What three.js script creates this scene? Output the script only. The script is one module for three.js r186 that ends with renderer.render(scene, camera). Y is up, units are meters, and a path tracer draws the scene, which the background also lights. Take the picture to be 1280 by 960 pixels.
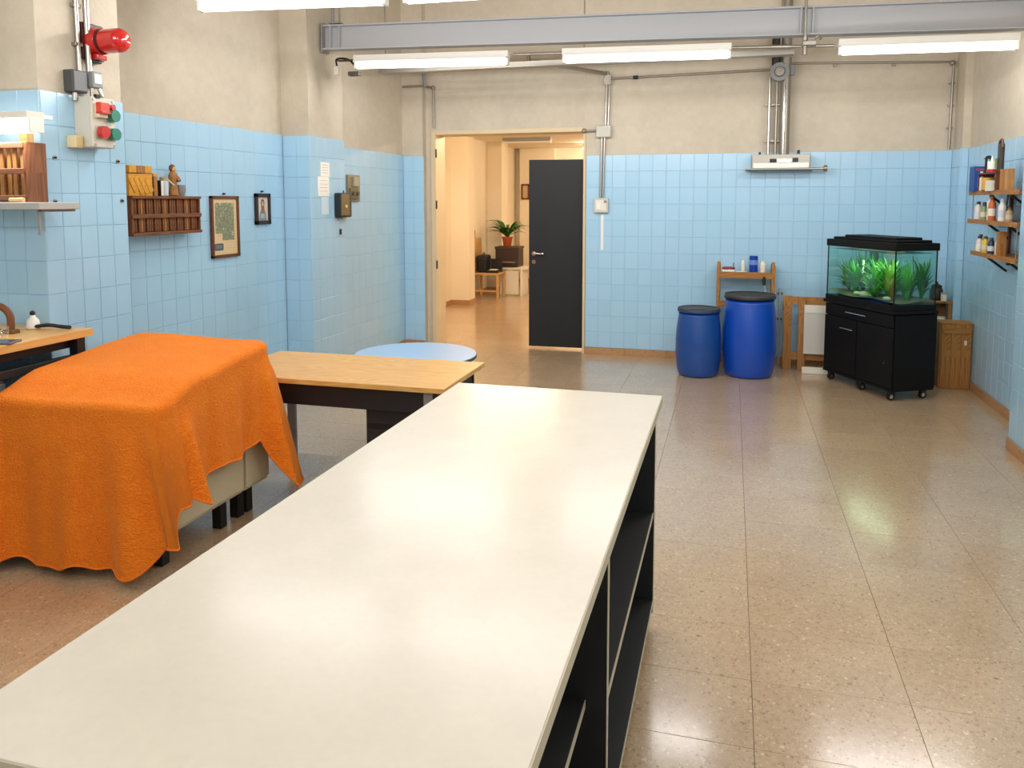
import * as THREE from 'three';
import { RoundedBoxGeometry } from 'three/addons/geometries/RoundedBoxGeometry.js';
import { mergeGeometries } from 'three/addons/utils/BufferGeometryUtils.js';
import { RectAreaLightUniformsLib } from 'three/addons/lights/RectAreaLightUniformsLib.js';

// ------------------------------------------------------------------ camera, light, exposure
const scene = new THREE.Scene();
scene.background = new THREE.Color(0x0b0a09);
const F = 978, CX = 645, CY = 337, PITCH = 5.0808, YAW = 15.3757;
const FULLH = 2 * (960 - CY), FULLW = 2 * CX;             // virtual frame centred on the optical axis
const camera = new THREE.PerspectiveCamera(2 * Math.atan(FULLH / 2 / F) * 180 / Math.PI, 1280 / 960, 0.05, 60);
camera.setViewOffset(FULLW, FULLH, 0, FULLH - 960, 1280, 960);
camera.position.set(0, 1.6, 0);
camera.rotation.order = 'YXZ';
camera.rotation.set(-PITCH * Math.PI / 180, YAW * Math.PI / 180, 0);
scene.add(camera);
const renderer = new THREE.WebGLRenderer({ antialias: true });
renderer.toneMapping = THREE.LinearToneMapping;
renderer.toneMappingExposure = 1.1;
renderer.shadowMap.enabled = true;
RectAreaLightUniformsLib.init();
const LAMP = 54;                       // fluorescent tubes
const NEAR = 43;                       // the lamps of the same kind in the rows nearer the camera, older tubes
const WARM = 122;                      // corridor lamps

// ------------------------------------------------------------------ helpers
let seed = 12345;
const rnd = () => { seed = (seed * 1664525 + 1013904223) >>> 0; return seed / 4294967296; };
const rr = (a, b) => a + (b - a) * rnd();
const V = (x, y, z) => new THREE.Vector3(x, y, z);
const taken = {};
function numbered(n) { const k = taken[n] = (taken[n] ?? -1) + 1; return k ? n + '_' + String(k).padStart(3, '0') : n; }
function clean(g) {
  g = g.index ? g.toNonIndexed() : g;
  for (const k of Object.keys(g.attributes)) if (!['position', 'normal', 'uv'].includes(k)) g.deleteAttribute(k);
  g.morphAttributes = {}; g.clearGroups(); return g;
}
function metreUV(g, long = null) {          // uv in metres, U along the longest side
  g = clean(g); g.computeBoundingBox();
  const s = g.boundingBox.getSize(V(0, 0, 0)).toArray();
  const L = long ?? s.indexOf(Math.max(...s));
  const p = g.attributes.position, n = g.attributes.normal, uv = new Float32Array(p.count * 2);
  for (let i = 0; i < p.count; i++) {
    const a = [Math.abs(n.getX(i)), Math.abs(n.getY(i)), Math.abs(n.getZ(i))], c = [p.getX(i), p.getY(i), p.getZ(i)];
    const d = a.indexOf(Math.max(...a)); let [q, r] = [0, 1, 2].filter(k => k !== d);
    if (r === L) [q, r] = [r, q];
    uv[2 * i] = c[q]; uv[2 * i + 1] = c[r] + d * 0.37;
  }
  g.setAttribute('uv', new THREE.BufferAttribute(uv, 2)); return g;
}
function box(w, h, d, x = 0, y = 0, z = 0, bev = 0.003) {
  const b = Math.min(bev, w / 2.5, h / 2.5, d / 2.5);
  const g = b > 0 ? new RoundedBoxGeometry(w, h, d, 1, b) : new THREE.BoxGeometry(w, h, d);
  const m = metreUV(g); m.translate(x, y, z); return m;
}
const span = (x0, x1, y0, y1, z0, z1, bev = 0.003) => box(Math.abs(x1 - x0), Math.abs(y1 - y0), Math.abs(z1 - z0), (x0 + x1) / 2, (y0 + y1) / 2, (z0 + z1) / 2, bev);
function cyl(r0, r1, h, x = 0, y = 0, z = 0, axis = 'y', seg = 20) {   // r0 at the start, r1 at the end of the axis
  const g = new THREE.CylinderGeometry(r1, r0, h, seg);
  if (axis === 'x') g.rotateZ(-Math.PI / 2); if (axis === 'z') g.rotateX(Math.PI / 2);
  g.translate(x, y, z); return clean(g);
}
function tube(pts, r, seg = 10, curved = false) {
  const v = pts.map(p => V(...p));
  if (curved) return clean(new THREE.TubeGeometry(new THREE.CatmullRomCurve3(v), Math.max(12, v.length * 8), r, seg));
  const out = [];
  for (let i = 0; i + 1 < v.length; i++) {
    const d = v[i + 1].clone().sub(v[i]), g = new THREE.CylinderGeometry(r, r, d.length(), seg);
    g.applyQuaternion(new THREE.Quaternion().setFromUnitVectors(V(0, 1, 0), d.clone().normalize()));
    const m = v[i].clone().add(v[i + 1]).multiplyScalar(0.5); g.translate(m.x, m.y, m.z); out.push(clean(g));
    if (i) { const s = new THREE.SphereGeometry(r, seg, 8); s.translate(v[i].x, v[i].y, v[i].z); out.push(clean(s)); }
  }
  return mergeGeometries(out);
}
const lathe = (pts, seg = 32, x = 0, y = 0, z = 0) => { const g = new THREE.LatheGeometry(pts.map(p => new THREE.Vector2(p[0], p[1])), seg); g.translate(x, y, z); return clean(g); };
const sphere = (r, x, y, z, sx = 1, sy = 1, sz = 1) => { const g = new THREE.SphereGeometry(r, 18, 12); g.scale(sx, sy, sz); g.translate(x, y, z); return clean(g); };
const turn = (g, ax, ay, az, p = [0, 0, 0]) => { g.translate(-p[0], -p[1], -p[2]); g.rotateX(ax); g.rotateY(ay); g.rotateZ(az); g.translate(...p); return g; };
function part(name, geos, m, parent) {
  const g = Array.isArray(geos) ? (geos.length > 1 ? mergeGeometries(geos.map(clean)) : clean(geos[0])) : geos;
  const o = new THREE.Mesh(g, m); o.name = name; o.castShadow = o.receiveShadow = true; parent.add(o); return o;
}
function thing(name, label, category, p = [0, 0, 0], rot = 0, group) {
  const o = new THREE.Group(); o.name = numbered(name); o.position.set(...p); o.rotation.y = rot;
  o.userData = { label, category }; if (group) o.userData.group = group; scene.add(o); return o;
}
function solo(name, label, category, geos, m, p = [0, 0, 0], rot = 0, group) {
  const o = part(numbered(name), geos, m, scene); o.position.set(...p); o.rotation.y = rot;
  o.userData = { label, category }; if (group) o.userData.group = group; return o;
}
function structure(name, label, category) {
  const o = new THREE.Group(); o.name = name; o.userData = { label, category, kind: 'structure' }; scene.add(o); return o;
}

// ------------------------------------------------------------------ textures
function lattice(n, s) { const a = new Float32Array(n * n); let q = s; for (let i = 0; i < n * n; i++) { q = (q * 1664525 + 1013904223) >>> 0; a[i] = q / 4294967296; } return a; }
function tnoise(n, s) {                   // tileable value noise with n cells
  const a = lattice(n, s);
  return (u, v) => {
    u = (u - Math.floor(u)) * n; v = (v - Math.floor(v)) * n;
    const i = Math.floor(u), j = Math.floor(v); let f = u - i, g = v - j; f = f * f * (3 - 2 * f); g = g * g * (3 - 2 * g);
    const A = (x, y) => a[(y % n) * n + (x % n)];
    return (A(i, j) * (1 - f) + A(i + 1, j) * f) * (1 - g) + (A(i, j + 1) * (1 - f) + A(i + 1, j + 1) * f) * g;
  };
}
function dataTex(w, h, fn, srgb = true, size = [1, 1]) {
  const d = new Uint8Array(w * h * 4);
  for (let y = 0; y < h; y++) for (let x = 0; x < w; x++) { const c = fn(x / w, y / h, x, y); const k = (y * w + x) * 4; d[k] = c[0]; d[k + 1] = c[1]; d[k + 2] = c[2]; d[k + 3] = 255; }
  return finish(new THREE.DataTexture(d, w, h), srgb, size);
}
function finish(t, srgb, size) {
  t.wrapS = t.wrapT = THREE.RepeatWrapping; t.magFilter = THREE.LinearFilter; t.minFilter = THREE.LinearMipmapLinearFilter; t.generateMipmaps = true;
  if (srgb) t.colorSpace = THREE.SRGBColorSpace; t.repeat.set(1 / size[0], 1 / size[1]); t.needsUpdate = true; return t;
}
const clamp8 = v => Math.max(0, Math.min(255, v));
const hexRGB = h => [(h >> 16) & 255, (h >> 8) & 255, h & 255];
function woodTex(light, dark, rings = 14, s = 5) {      // grain along U, 1 m x 0.5 m
  const A = hexRGB(light), B = hexRGB(dark), n1 = tnoise(6, s), n2 = tnoise(64, s + 1), n3 = tnoise(16, s + 2);
  return dataTex(512, 256, (u, v) => {
    const w = n1(u * .5, v) * 1.2 + n3(u * .25, v) * .25;
    let k = .5 + .5 * Math.sin((v * rings + w * 5) * 6.283); k = k * .45 + n2(u * .12, v) * .35 + n3(u * .5, v * 2) * .2;
    return [0, 1, 2].map(i => clamp8(A[i] + (B[i] - A[i]) * k));
  }, true, [1, .5]);
}
function woodMat(light, dark, rough = .45, rings = 14, s = 5) { return new THREE.MeshStandardMaterial({ map: woodTex(light, dark, rings, s), roughness: rough }); }
const mat = (hex, rough = .6, metal = 0, extra = {}) => new THREE.MeshPhysicalMaterial({ color: hex, roughness: rough, metalness: metal, ...extra });

// plaster: faint trowel mottling
const pn1 = tnoise(8, 11), pn2 = tnoise(40, 12), pn3 = tnoise(128, 13);
const plasterTex = dataTex(512, 512, (u, v) => { const k = (pn1(u, v) - .5) * 9 + (pn2(u, v) - .5) * 6 + (pn3(u, v) - .5) * 4; return [208 + k, 197 + k, 178 + k * .9].map(clamp8); }, true, [2, 2]);
const plasterBump = dataTex(256, 256, (u, v) => { const k = 128 + (pn2(u, v) - .5) * 90 + (pn3(u, v) - .5) * 90; return [k, k, k]; }, false, [1, 1]);
const M = {};
M.plaster = new THREE.MeshStandardMaterial({ map: plasterTex, bumpMap: plasterBump, bumpScale: .0015, roughness: .9 });
M.cream = mat(0xf2e6cf, .8); M.frame = mat(0xdcc7a2, .6);
M.grout = mat(0xa3c8dd, .9);
M.tiles = [0xabd4ee, 0xaad3ed, 0xadd5ef, 0xacd4ee, 0xa9d2ec].map(c => mat(c, .22, 0, { clearcoat: .3, clearcoatRoughness: .12 }));
// terrazzo floor: chips of stone in a tan binder, one square metre per image
const TERR = (() => {
  const N = 1024, d = new Uint8Array(N * N * 4), a = tnoise(5, 31), b = tnoise(60, 32), c = tnoise(256, 33);
  for (let y = 0; y < N; y++) for (let x = 0; x < N; x++) {
    const u = x / N, v = y / N, k = (a(u, v) - .5) * 10 + (b(u, v) - .5) * 12 + (c(u, v) - .5) * 12, q = (y * N + x) * 4;
    d[q] = clamp8(191 + k); d[q + 1] = clamp8(164 + k); d[q + 2] = clamp8(131 + k); d[q + 3] = 255;
  }
  const cols = [[226, 205, 172], [232, 214, 186], [150, 112, 78], [118, 90, 66], [176, 128, 92], [207, 176, 136], [170, 140, 108], [214, 186, 150]];
  for (let i = 0; i < 7200; i++) {
    const x0 = rnd() * N, y0 = rnd() * N, big = rnd() < .12, r = big ? rr(4, 7.5) : rr(1.4, 4), e = rr(.45, 1), t = rnd() * 3.1416, C = cols[Math.floor(rnd() * cols.length)], al = rr(.3, .8);
    const ct = Math.cos(t), st = Math.sin(t), p1 = rnd() * 6.28, p2 = rnd() * 6.28;
    for (let yy = -8; yy <= 8; yy++) for (let xx = -8; xx <= 8; xx++) {
      const X = (xx * ct + yy * st) / r, Y = (-xx * st + yy * ct) / (r * e), an = Math.atan2(Y, X);
      if (X * X + Y * Y > 1 + .28 * Math.sin(3 * an + p1) + .2 * Math.sin(5 * an + p2)) continue;
      const q = (((Math.floor(y0 + yy) + N) % N) * N + ((Math.floor(x0 + xx) + N) % N)) * 4;
      for (let k = 0; k < 3; k++) d[q + k] = d[q + k] * (1 - al) + C[k] * al;
    }
  }
  return finish(new THREE.DataTexture(d, N, N), true, [1, 1]);
})();
M.floor = [0xffffff, 0xfcfaf8, 0xfffdfa].map(c => new THREE.MeshPhysicalMaterial({ map: TERR, color: c, roughness: .3, clearcoat: .8, clearcoatRoughness: .15 }));
M.joint = mat(0x7d6b58, .9);
M.skirting = new THREE.MeshPhysicalMaterial({ map: TERR, color: 0xf2d6bb, roughness: .35 });
M.black = mat(0x17181a, .5); M.blackBoard = mat(0x1d1e20, .55); M.darkMetal = mat(0x2c2e31, .45, .3); M.steel = mat(0xb4b0a8, .32, .9); M.chrome = mat(0xd8d8d8, .15, 1);
M.galv = mat(0xa09a90, .42, .75); M.greyPaint = mat(0x8e8f90, .5); M.beam = mat(0xb2b4b8, .5); M.boxGrey = mat(0xc9c6ba, .5); M.white = mat(0xf2f0ea, .4); M.offwhite = mat(0xe9e4d6, .5);
M.oak = woodMat(0xe9bd78, 0xd19c52, .38, 9, 21); M.pine = woodMat(0xc48a45, 0x8f5c26, .6, 12, 22); M.brown = woodMat(0x8a5228, 0x5a3114, .55, 16, 23); M.yellowWood = woodMat(0xe6a838, 0xc98a20, .5, 10, 24); M.honey = woodMat(0xb8813f, 0x8e5a24, .5, 12, 25); M.paleWood = woodMat(0xe2b878, 0xc79a58, .5, 10, 26);
M.red = mat(0xc01512, .25, 0, { clearcoat: .6 }); M.redOrange = mat(0xd8402a, .35); M.green = mat(0x0f7d66, .3, 0, { clearcoat: .5 });
M.rubber = mat(0x151515, .8);
const glow = (c, k) => new THREE.MeshStandardMaterial({ color: 0xffffff, emissive: c, emissiveIntensity: k, roughness: .4 });
M.tubeOn = glow(0xfff6e8, 5);

// ------------------------------------------------------------------ room shell
const CEIL = 3.9, ZB = -7.97;
// one ceramic tile: flat face with four chamfers, front at z = 0, facing +z
function tileGeo(w, h, t = .006, c = .0022) {
  const X = w / 2, Y = h / 2, p = [], q = [[-X, -Y], [X, -Y], [X, Y], [-X, Y]], i = q.map(([x, y]) => [x - Math.sign(x) * c, y - Math.sign(y) * c]);
  const tri = (a, b, d) => p.push(...a, ...b, ...d);
  const f = i.map(([x, y]) => [x, y, 0]), o = q.map(([x, y]) => [x, y, -c]), bk = q.map(([x, y]) => [x, y, -t]);
  tri(f[0], f[1], f[2]); tri(f[0], f[2], f[3]);
  for (let k = 0; k < 4; k++) { const n = (k + 1) % 4; tri(o[k], o[n], f[n]); tri(o[k], f[n], f[k]); tri(bk[k], bk[n], o[n]); tri(bk[k], o[n], o[k]); }
  const g = new THREE.BufferGeometry(); g.setAttribute('position', new THREE.Float32BufferAttribute(p, 3)); g.computeVertexNormals();
  g.setAttribute('uv', new THREE.Float32BufferAttribute(new Float32Array(p.length / 3 * 2), 2)); return g;
}
// a run of tiled wall: from (x,z) to (x2,z2), tiles on the side to the left of that direction turned by -90 degrees (n)
const ROWS = 12, SKIRT = .075;
function tiled(parent, a, b, T, cols, from = 0, to = cols) {
  const dx = b[0] - a[0], dz = b[1] - a[1], L = Math.hypot(dx, dz), w = L / cols, h = (T - SKIRT) / ROWS;
  const ang = Math.atan2(-dz, dx);            // local +x runs along the wall, local +z is its face
  const g = tileGeo(w - .0022, h - .0022), nx = Math.sin(ang), nz = Math.cos(ang);
  const bed = part('grout_bed', box(L, T - .004, .01, 0, 0, 0, 0), M.grout, parent);
  bed.position.set((a[0] + b[0]) / 2 - nx * .0085, (T - .004) / 2, (a[1] + b[1]) / 2 - nz * .0085); bed.rotation.y = ang;
  for (let i = from; i < to; i++) for (let j = 0; j < ROWS; j++) {
    const o = part('tile', g, M.tiles[Math.floor(rnd() * M.tiles.length)], parent), s = (i + .5) / cols, e = rr(-.0006, .0006);
    o.position.set(a[0] + dx * s + nx * e, SKIRT + (j + .5) * h, a[1] + dz * s + nz * e); o.rotation.set(rr(-.002, .002), ang + rr(-.003, .003), 0, 'YXZ');
  }
  return { ang, nx, nz, L };
}
function skirting(name, label, runs) {
  const o = structure(name, label, 'baseboard');
  for (const [a, b] of runs) {
    const L = Math.hypot(b[0] - a[0], b[1] - a[1]), ang = Math.atan2(-(b[1] - a[1]), b[0] - a[0]), n = Math.max(1, Math.round(L / .45));
    for (let i = 0; i < n; i++) {
      const m = part('skirting_piece', box(L / n - .002, SKIRT, .012, 0, 0, 0, .002), M.skirting, o), s = (i + .5) / n;
      m.position.set(a[0] + (b[0] - a[0]) * s + Math.sin(ang) * .006, SKIRT / 2, a[1] + (b[1] - a[1]) * s + Math.cos(ang) * .006); m.rotation.y = ang;
    }
  }
}
const TH = .012;       // plaster face stands this far behind the tile face
// plan of the left side
const A_X = -3.36, A_Z0 = -3.2, A_Z1 = -3.77, R1_X = -3.6, C2_X = -3.35, C2_Z0 = -5.8, C2_Z1 = -6.4, R2_X = -3.425, C3_Z = -7.87, C3_X1 = -3.19;
const OPL = -3.12, OPR = -1.465, OPT = 2.335;
const RW = 1.985, RC_Z = -7.7, RC_X = 1.92, RP_X = 1.755, RP_Z = -5.6;
{ // floor
  const o = structure('floor', 'glossy tan terrazzo floor with dark chips and thin joints', 'floor');
  part('floor_bed', span(-4.5, 2.6, -.15, -.006, 3.5, -8.25, 0), M.joint, o);
  const px = .487, pz = .34, x0 = .10 - px * 9, zs = -2.604 + pz * 8;
  const vars = [];
  for (let k = 0; k < 10; k++) {
    const g = metreUV(new RoundedBoxGeometry(px - .0014, .012, pz - .001, 1, .0008)); g.translate(0, -.006, 0);
    const uv = g.attributes.uv, du = rnd(), dv = rnd(); for (let i = 0; i < uv.count; i++) uv.setXY(i, uv.getX(i) + du, uv.getY(i) + dv); vars.push(g);
  }
  const vis = [];
  for (let i = 0; i < 14; i++) for (let j = 0; j < 25; j++) vis.push([x0 + px * (i + .5), zs - pz * (j + .5)]);
  const rest = []; let n = 0;
  const inView = (x, z) => { const c = Math.cos(YAW * Math.PI / 180), s = Math.sin(YAW * Math.PI / 180), d = -z * c - x * s, r = x * c - z * s; return d > 1.6 && Math.abs(r / d) < .72 && x < 2.2 && x > -3.75; };
  for (const [x, z] of vis) {
    const k = Math.floor(rnd() * 10);
    if (inView(x, z) && n < 296) { const t = part('floor_tile', vars[k], M.floor[Math.floor(rnd() * 3)], o); t.position.set(x, rr(-.0003, .0003), z); t.rotation.z = rr(-.0003, .0003); n++; }
    else { const g = vars[k].clone(); g.translate(x, 0, z); rest.push(g); }
  }
  for (let i = 0; i < 14; i++) for (let j = 0; j < 11; j++) { const g = vars[(i * 3 + j) % 10].clone(); g.translate(x0 + px * (i + .5), 0, zs + pz * (j + .5)); rest.push(g); }
  const r = part('floor_tiles_around', rest, M.floor[0], o); r.userData.kind = 'stuff';
}
{ // ceiling
  const o = structure('ceiling', 'plain cream plastered ceiling high above the steel beam', 'ceiling');
  part('ceiling_slab', span(-4.5, 2.6, CEIL, CEIL + .2, 3.5, -8.25, 0), M.plaster, o);
}
{ // back wall
  const o = structure('wall_back', 'back wall with pale blue tiles below cream plaster and a wide doorway', 'wall');
  part('plaster', [span(OPR, 2.4, 0, CEIL, ZB - TH, -8.25, 0), span(OPL, OPR, OPT, CEIL, ZB - TH, -8.25, 0), span(-4.5, OPL, 0, CEIL, ZB - TH, -8.25, 0)], M.plaster, o);
  tiled(o, [OPR + .02, ZB], [RC_X, ZB], 2.055, 25);
}
{
  const o = structure('wall_back_pier', 'narrow blue tiled pier beside the doorway, with a corner to the left wall', 'wall');
  part('plaster', span(-3.6, C3_X1 - TH, 0, CEIL, C3_Z - TH, ZB - .05, 0), M.plaster, o);
  tiled(o, [R2_X, C3_Z], [C3_X1, C3_Z], 2.072, 2);
}
{
  const o = structure('wall_left', 'long left wall recess with blue tiles under cream plaster', 'wall');
  part('plaster', span(R1_X - TH, R1_X - .3, 0, CEIL, A_Z1 + .1, C2_Z0 - .05, 0), M.plaster, o);
  tiled(o, [R1_X, A_Z1], [R1_X, C2_Z0], 2.138, 15);
}
{
  const o = structure('wall_left_near_column', 'near left blue tiled column carrying the control box and red beacon', 'column');
  part('plaster', [span(A_X - TH, -4.5, 0, CEIL, A_Z0 - TH, A_Z1 + .002, 0)], M.plaster, o);
  tiled(o, [A_X, A_Z0], [A_X, A_Z1], 2.153, 5);
  tiled(o, [-4.02, A_Z0], [A_X, A_Z0], 2.153, 5);
}
{
  const o = structure('wall_left_middle_column', 'middle left blue tiled column with paper notices on its side', 'column');
  part('plaster', span(C2_X - TH, -3.9, 0, CEIL, C2_Z0 - TH, C2_Z1 + .002, 0), M.plaster, o);
  tiled(o, [R1_X, C2_Z0], [C2_X, C2_Z0], 2.13, 2);
  tiled(o, [C2_X, C2_Z0], [C2_X, C2_Z1], 2.128, 5);
}
{
  const o = structure('wall_left_far', 'far left wall recess between the middle column and the doorway pier', 'wall');
  part('plaster', span(R2_X - TH, -3.9, 0, CEIL, C2_Z1 + .05, ZB - .05, 0), M.plaster, o);
  tiled(o, [R2_X, C2_Z1], [R2_X, C3_Z], 2.083, 11);
}
{
  const o = structure('wall_right', 'right wall recess with blue tiles below cream plaster', 'wall');
  part('plaster', span(RW + TH, RW + .4, 0, CEIL, RP_Z + .1, -8.25, 0), M.plaster, o);
  tiled(o, [RW, RC_Z], [RW, RP_Z], 2.055, 16);
}
{
  const o = structure('wall_right_corner_column', 'slim tiled corner column between back wall and right wall', 'column');
  part('plaster', span(RC_X + TH, RW + .1, 0, CEIL, RC_Z - TH, -8.1, 0), M.plaster, o);
  tiled(o, [RC_X, ZB], [RC_X, RC_Z], 2.055, 2); tiled(o, [RC_X, RC_Z], [RW, RC_Z], 2.055, 1);
}
{
  const o = structure('wall_right_near', 'near right wall stepping forward at the picture edge', 'wall');
  part('plaster', [span(RP_X + TH, RP_X + .5, 0, CEIL, RP_Z + TH, 3.5, 0)], M.plaster, o);
  tiled(o, [RP_X, RP_Z], [RP_X, -4.8], 2.055, 6);
  part('lower_tiling', span(RP_X, RP_X + .01, SKIRT, 2.055, -4.8, 3.5, 0), M.tiles[0], o);
  part('end_tiling', span(RP_X, RP_X + .3, SKIRT, 2.055, RP_Z + .012, RP_Z, 0), M.tiles[0], o);
}
{
  const o = structure('wall_left_near', 'near left wall beside the workbench', 'wall');
  part('plaster', span(-4.03, -4.4, 0, CEIL, A_Z0 - .1, 3.5, 0), M.plaster, o);
  part('lower_tiling', span(-4.03, -4.02, SKIRT, 2.15, A_Z0, 3.5, 0), M.tiles[0], o);
}
{
  const o = structure('wall_front', 'front wall behind the photographer', 'wall');
  part('plaster', span(-4.5, 2.6, 0, CEIL, 3.5, 3.7, 0), M.plaster, o);
  part('lower_tiling', span(-4.02, RP_X, SKIRT, 2.055, 3.49, 3.5, 0), M.tiles[0], o);
}
skirting('baseboard_back', 'tan stone skirting along the back wall', [[[OPR + .01, ZB], [RC_X, ZB]]]);
skirting('baseboard_right', 'tan stone skirting along the right wall', [[[RC_X, ZB], [RC_X, RC_Z]], [[RC_X, RC_Z], [RW, RC_Z]], [[RW, RC_Z], [RW, RP_Z]], [[RP_X, RP_Z], [RP_X, -3.6]]]);
skirting('baseboard_left', 'tan stone skirting along the left wall and columns', [[[A_X, A_Z0], [A_X, A_Z1]], [[R1_X, A_Z1], [R1_X, C2_Z0]], [[R1_X, C2_Z0], [C2_X, C2_Z0]], [[C2_X, C2_Z0], [C2_X, C2_Z1]], [[R2_X, C2_Z1], [R2_X, C3_Z]], [[R2_X, C3_Z], [C3_X1, C3_Z]]]);

// ------------------------------------------------------------------ corridor beyond the doorway
const CC = 2.6;
{
  const o = structure('floor_corridor', 'polished tan stone floor of the bright corridor', 'floor');
  part('slab', span(-6.5, 1.5, -.15, 0, -8.25, -16.5, 0), M.floor[0], o);
  const c = structure('ceiling_corridor', 'low cream ceiling of the corridor', 'ceiling');
  part('slab', span(-6.5, 1.5, CC, CC + .2, -8.25, -16.5, 0), M.cream, c);
  const w = structure('wall_corridor_left', 'cream corridor wall with projecting piers', 'wall');
  part('plaster', span(-4.12, -4.5, 0, CC, -8.25, -16.5, 0), M.cream, w);
  part('pier', span(-4.15, -3.84, 0, CC, -11.25, -11.55, .01), M.cream, w);
  part('pier', span(-4.15, -4.0, 0, CC, -9.2, -9.35, .01), M.cream, w);
  part('pier', span(-4.15, -3.86, 0, CC, -13.1, -13.5, .01), M.cream, w);
  const e = structure('wall_corridor_end', 'bright cream end wall of the corridor', 'wall');
  part('plaster', span(-6.5, 1.5, 0, CC, -15.0, -15.3, 0), M.cream, e); part('pier', span(-4.0, -3.3, 0, CC, -14.8, -15.05, .01), M.cream, e);
  const r = structure('wall_corridor_right', 'right wall of the corridor hidden behind the door', 'wall');
  part('plaster', span(.4, .7, 0, CC, -8.25, -16.5, 0), M.cream, r);
  skirting('baseboard_corridor', 'tan stone skirting along the corridor wall', [[[-4.12, -8.3], [-4.12, -11.25]], [[-4.12, -11.25], [-3.84, -11.25]], [[-3.84, -11.25], [-3.84, -11.55]], [[-4.12, -11.55], [-4.12, -13.1]], [[-4.12, -13.1], [-3.86, -13.1]], [[-4.0, -14.8], [-3.3, -14.8]], [[-3.3, -15.0], [.3, -15.0]]]);
  // frame of the doorway
  const t = structure('trim_1', 'cream painted wooden frame of the doorway with hinges', 'door frame');
  part('jamb', span(OPL - .02, OPL + .035, 0, OPT, ZB + .012, -8.24, .004), M.frame, t);
  part('jamb', span(OPR - .012, OPR + .012, 0, OPT, ZB + .002, -8.24, .004), M.frame, t);
  part('head', span(OPL + .035, OPR - .012, OPT - .04, OPT + .006, ZB + .01, -8.24, .004), M.frame, t);
  for (const y of [2.1, 1.55, .9]) part('hinge', cyl(.009, .009, .09, OPL + .04, y, ZB + .012), M.darkMetal, t);
}
{ // dark door
  const g = structure('door_1', 'tall charcoal grey door leaf with steel lever handle', 'door');
  g.position.set(-1.505, 0, -8.16); g.rotation.y = .03;
  const l = part('leaf', box(.585, 2.0, .045, -.2925, 1.025, 0, .003), mat(0x141518, .55), g);
  part('rose', cyl(.024, .024, .01, -.53, 1.03, .027, 'z'), M.chrome, l); part('lever', tube([[-.53, 1.03, .03], [-.53, 1.03, .06], [-.415, 1.03, .06]], .009), M.chrome, l);
  part('keyhole', cyl(.022, .022, .01, -.53, .94, .027, 'z'), M.chrome, l); part('key_slot', box(.006, .02, .004, -.53, .94, .033, 0), M.black, l);
  for (const y of [.3, 1.75]) part('hinge', cyl(.01, .01, .1, .006, y, .02), M.darkMetal, g);
}

// ------------------------------------------------------------------ fluorescent battens
function area(w, h, pos, dir, k, col) {
  const l = new THREE.RectAreaLight(col, k, w, h); l.position.set(...pos); l.lookAt(pos[0] + dir[0], pos[1] + dir[1], pos[2] + dir[2]); l.castShadow = true; scene.add(l); return l;
}
function batten(label, x0, x1, y0, y1, z, k = LAMP, on = true, tint = 0xfcfbfb, axis = 'x') {
  const L = Math.hypot(x1 - x0, y1 - y0), tilt = Math.atan2(y1 - y0, x1 - x0), xm = (x0 + x1) / 2, ym = (y0 + y1) / 2;   // y = underside of the tube
  const o = thing('fluorescent_lamp', label, 'lamp', [xm, ym, z], 0); o.rotation.z = tilt; if (axis === 'z') o.rotation.y = Math.PI / 2;
  part('housing', box(L, .05, .075, 0, .082, 0, .004), M.white, o);
  part('reflector', box(L - .02, .012, .13, 0, .055, 0, .004), M.white, o);
  for (const s of [-1, 1]) part('lampholder', box(.025, .06, .05, s * (L / 2 - .014), .027, 0, .004), M.white, o);
  for (const s of [-1, 1]) part('tube', cyl(.015, .015, L - .06, 0, .018, s * .024, 'x', 14), on ? M.tubeOn : M.offwhite, o);
  if (on) for (const s of [-1, 1]) area(L - .1, .05, axis === 'x' ? [xm, ym - .012, z + s * .045] : [xm + s * .045, ym - .012, z], axis === 'x' ? [0, -.38, s] : [s, -.38, 0], k, tint);
  return o;
}
batten('lit fluorescent lamp under the beam at its left end', -3.03, -1.708, 2.68, 2.653, -6.0);
batten('lit fluorescent lamp under the middle of the beam', -1.28, -.03, 2.646, 2.624, -6.0);
batten('lit fluorescent lamp under the right part of the beam', .69, 1.81, 2.612, 2.595, -6.0);
batten('lit fluorescent lamp cut by the top edge left of the middle', -3.12, -1.89, 2.73, 2.69, -4.15);
batten('lit fluorescent lamp at the top edge, mostly out of the picture', -1.79, -.56, 2.69, 2.68, -4.15);
batten('fluorescent lamp above the right half of the room', .1, 1.33, 2.72, 2.72, -4.15);
for (const [z, n] of [[-2.2, 'over the worktable'], [-.2, 'over the photographer'], [1.9, 'at the front of the room']])
  [[-3.1, 'left'], [-1.2, 'middle'], [.4, 'right']].forEach(([x, s]) => batten('fluorescent lamp ' + n + ' in the ' + s + ' of its row', x, x + 1.24, 2.85, 2.85, z, NEAR));
for (const [x, n] of [[-3.2, 'left'], [-1.6, 'right']]) batten('corridor ceiling lamp hidden behind the lintel, ' + n, x, x + 1.2, 2.49, 2.49, -9.3, WARM, true, 0xffe2bc);
batten('corridor ceiling lamp hidden behind the dark door', -2.6, -1.4, 2.49, 2.49, -13.9, WARM, true, 0xffe8cc);
{ const o = thing('ceiling_lamp', 'unlit grey batten lamp on the corridor ceiling', 'lamp', [-3.2, CC, -12.3]);
  part('housing', box(.8, .05, .1, 0, -.025, 0, .004), M.greyPaint, o); part('tube', cyl(.018, .018, .74, 0, -.068, 0, 'x'), M.offwhite, o); for (const s of [-1, 1]) part('lampholder', box(.03, .05, .05, s * .385, -.07, 0), M.offwhite, o); }
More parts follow.
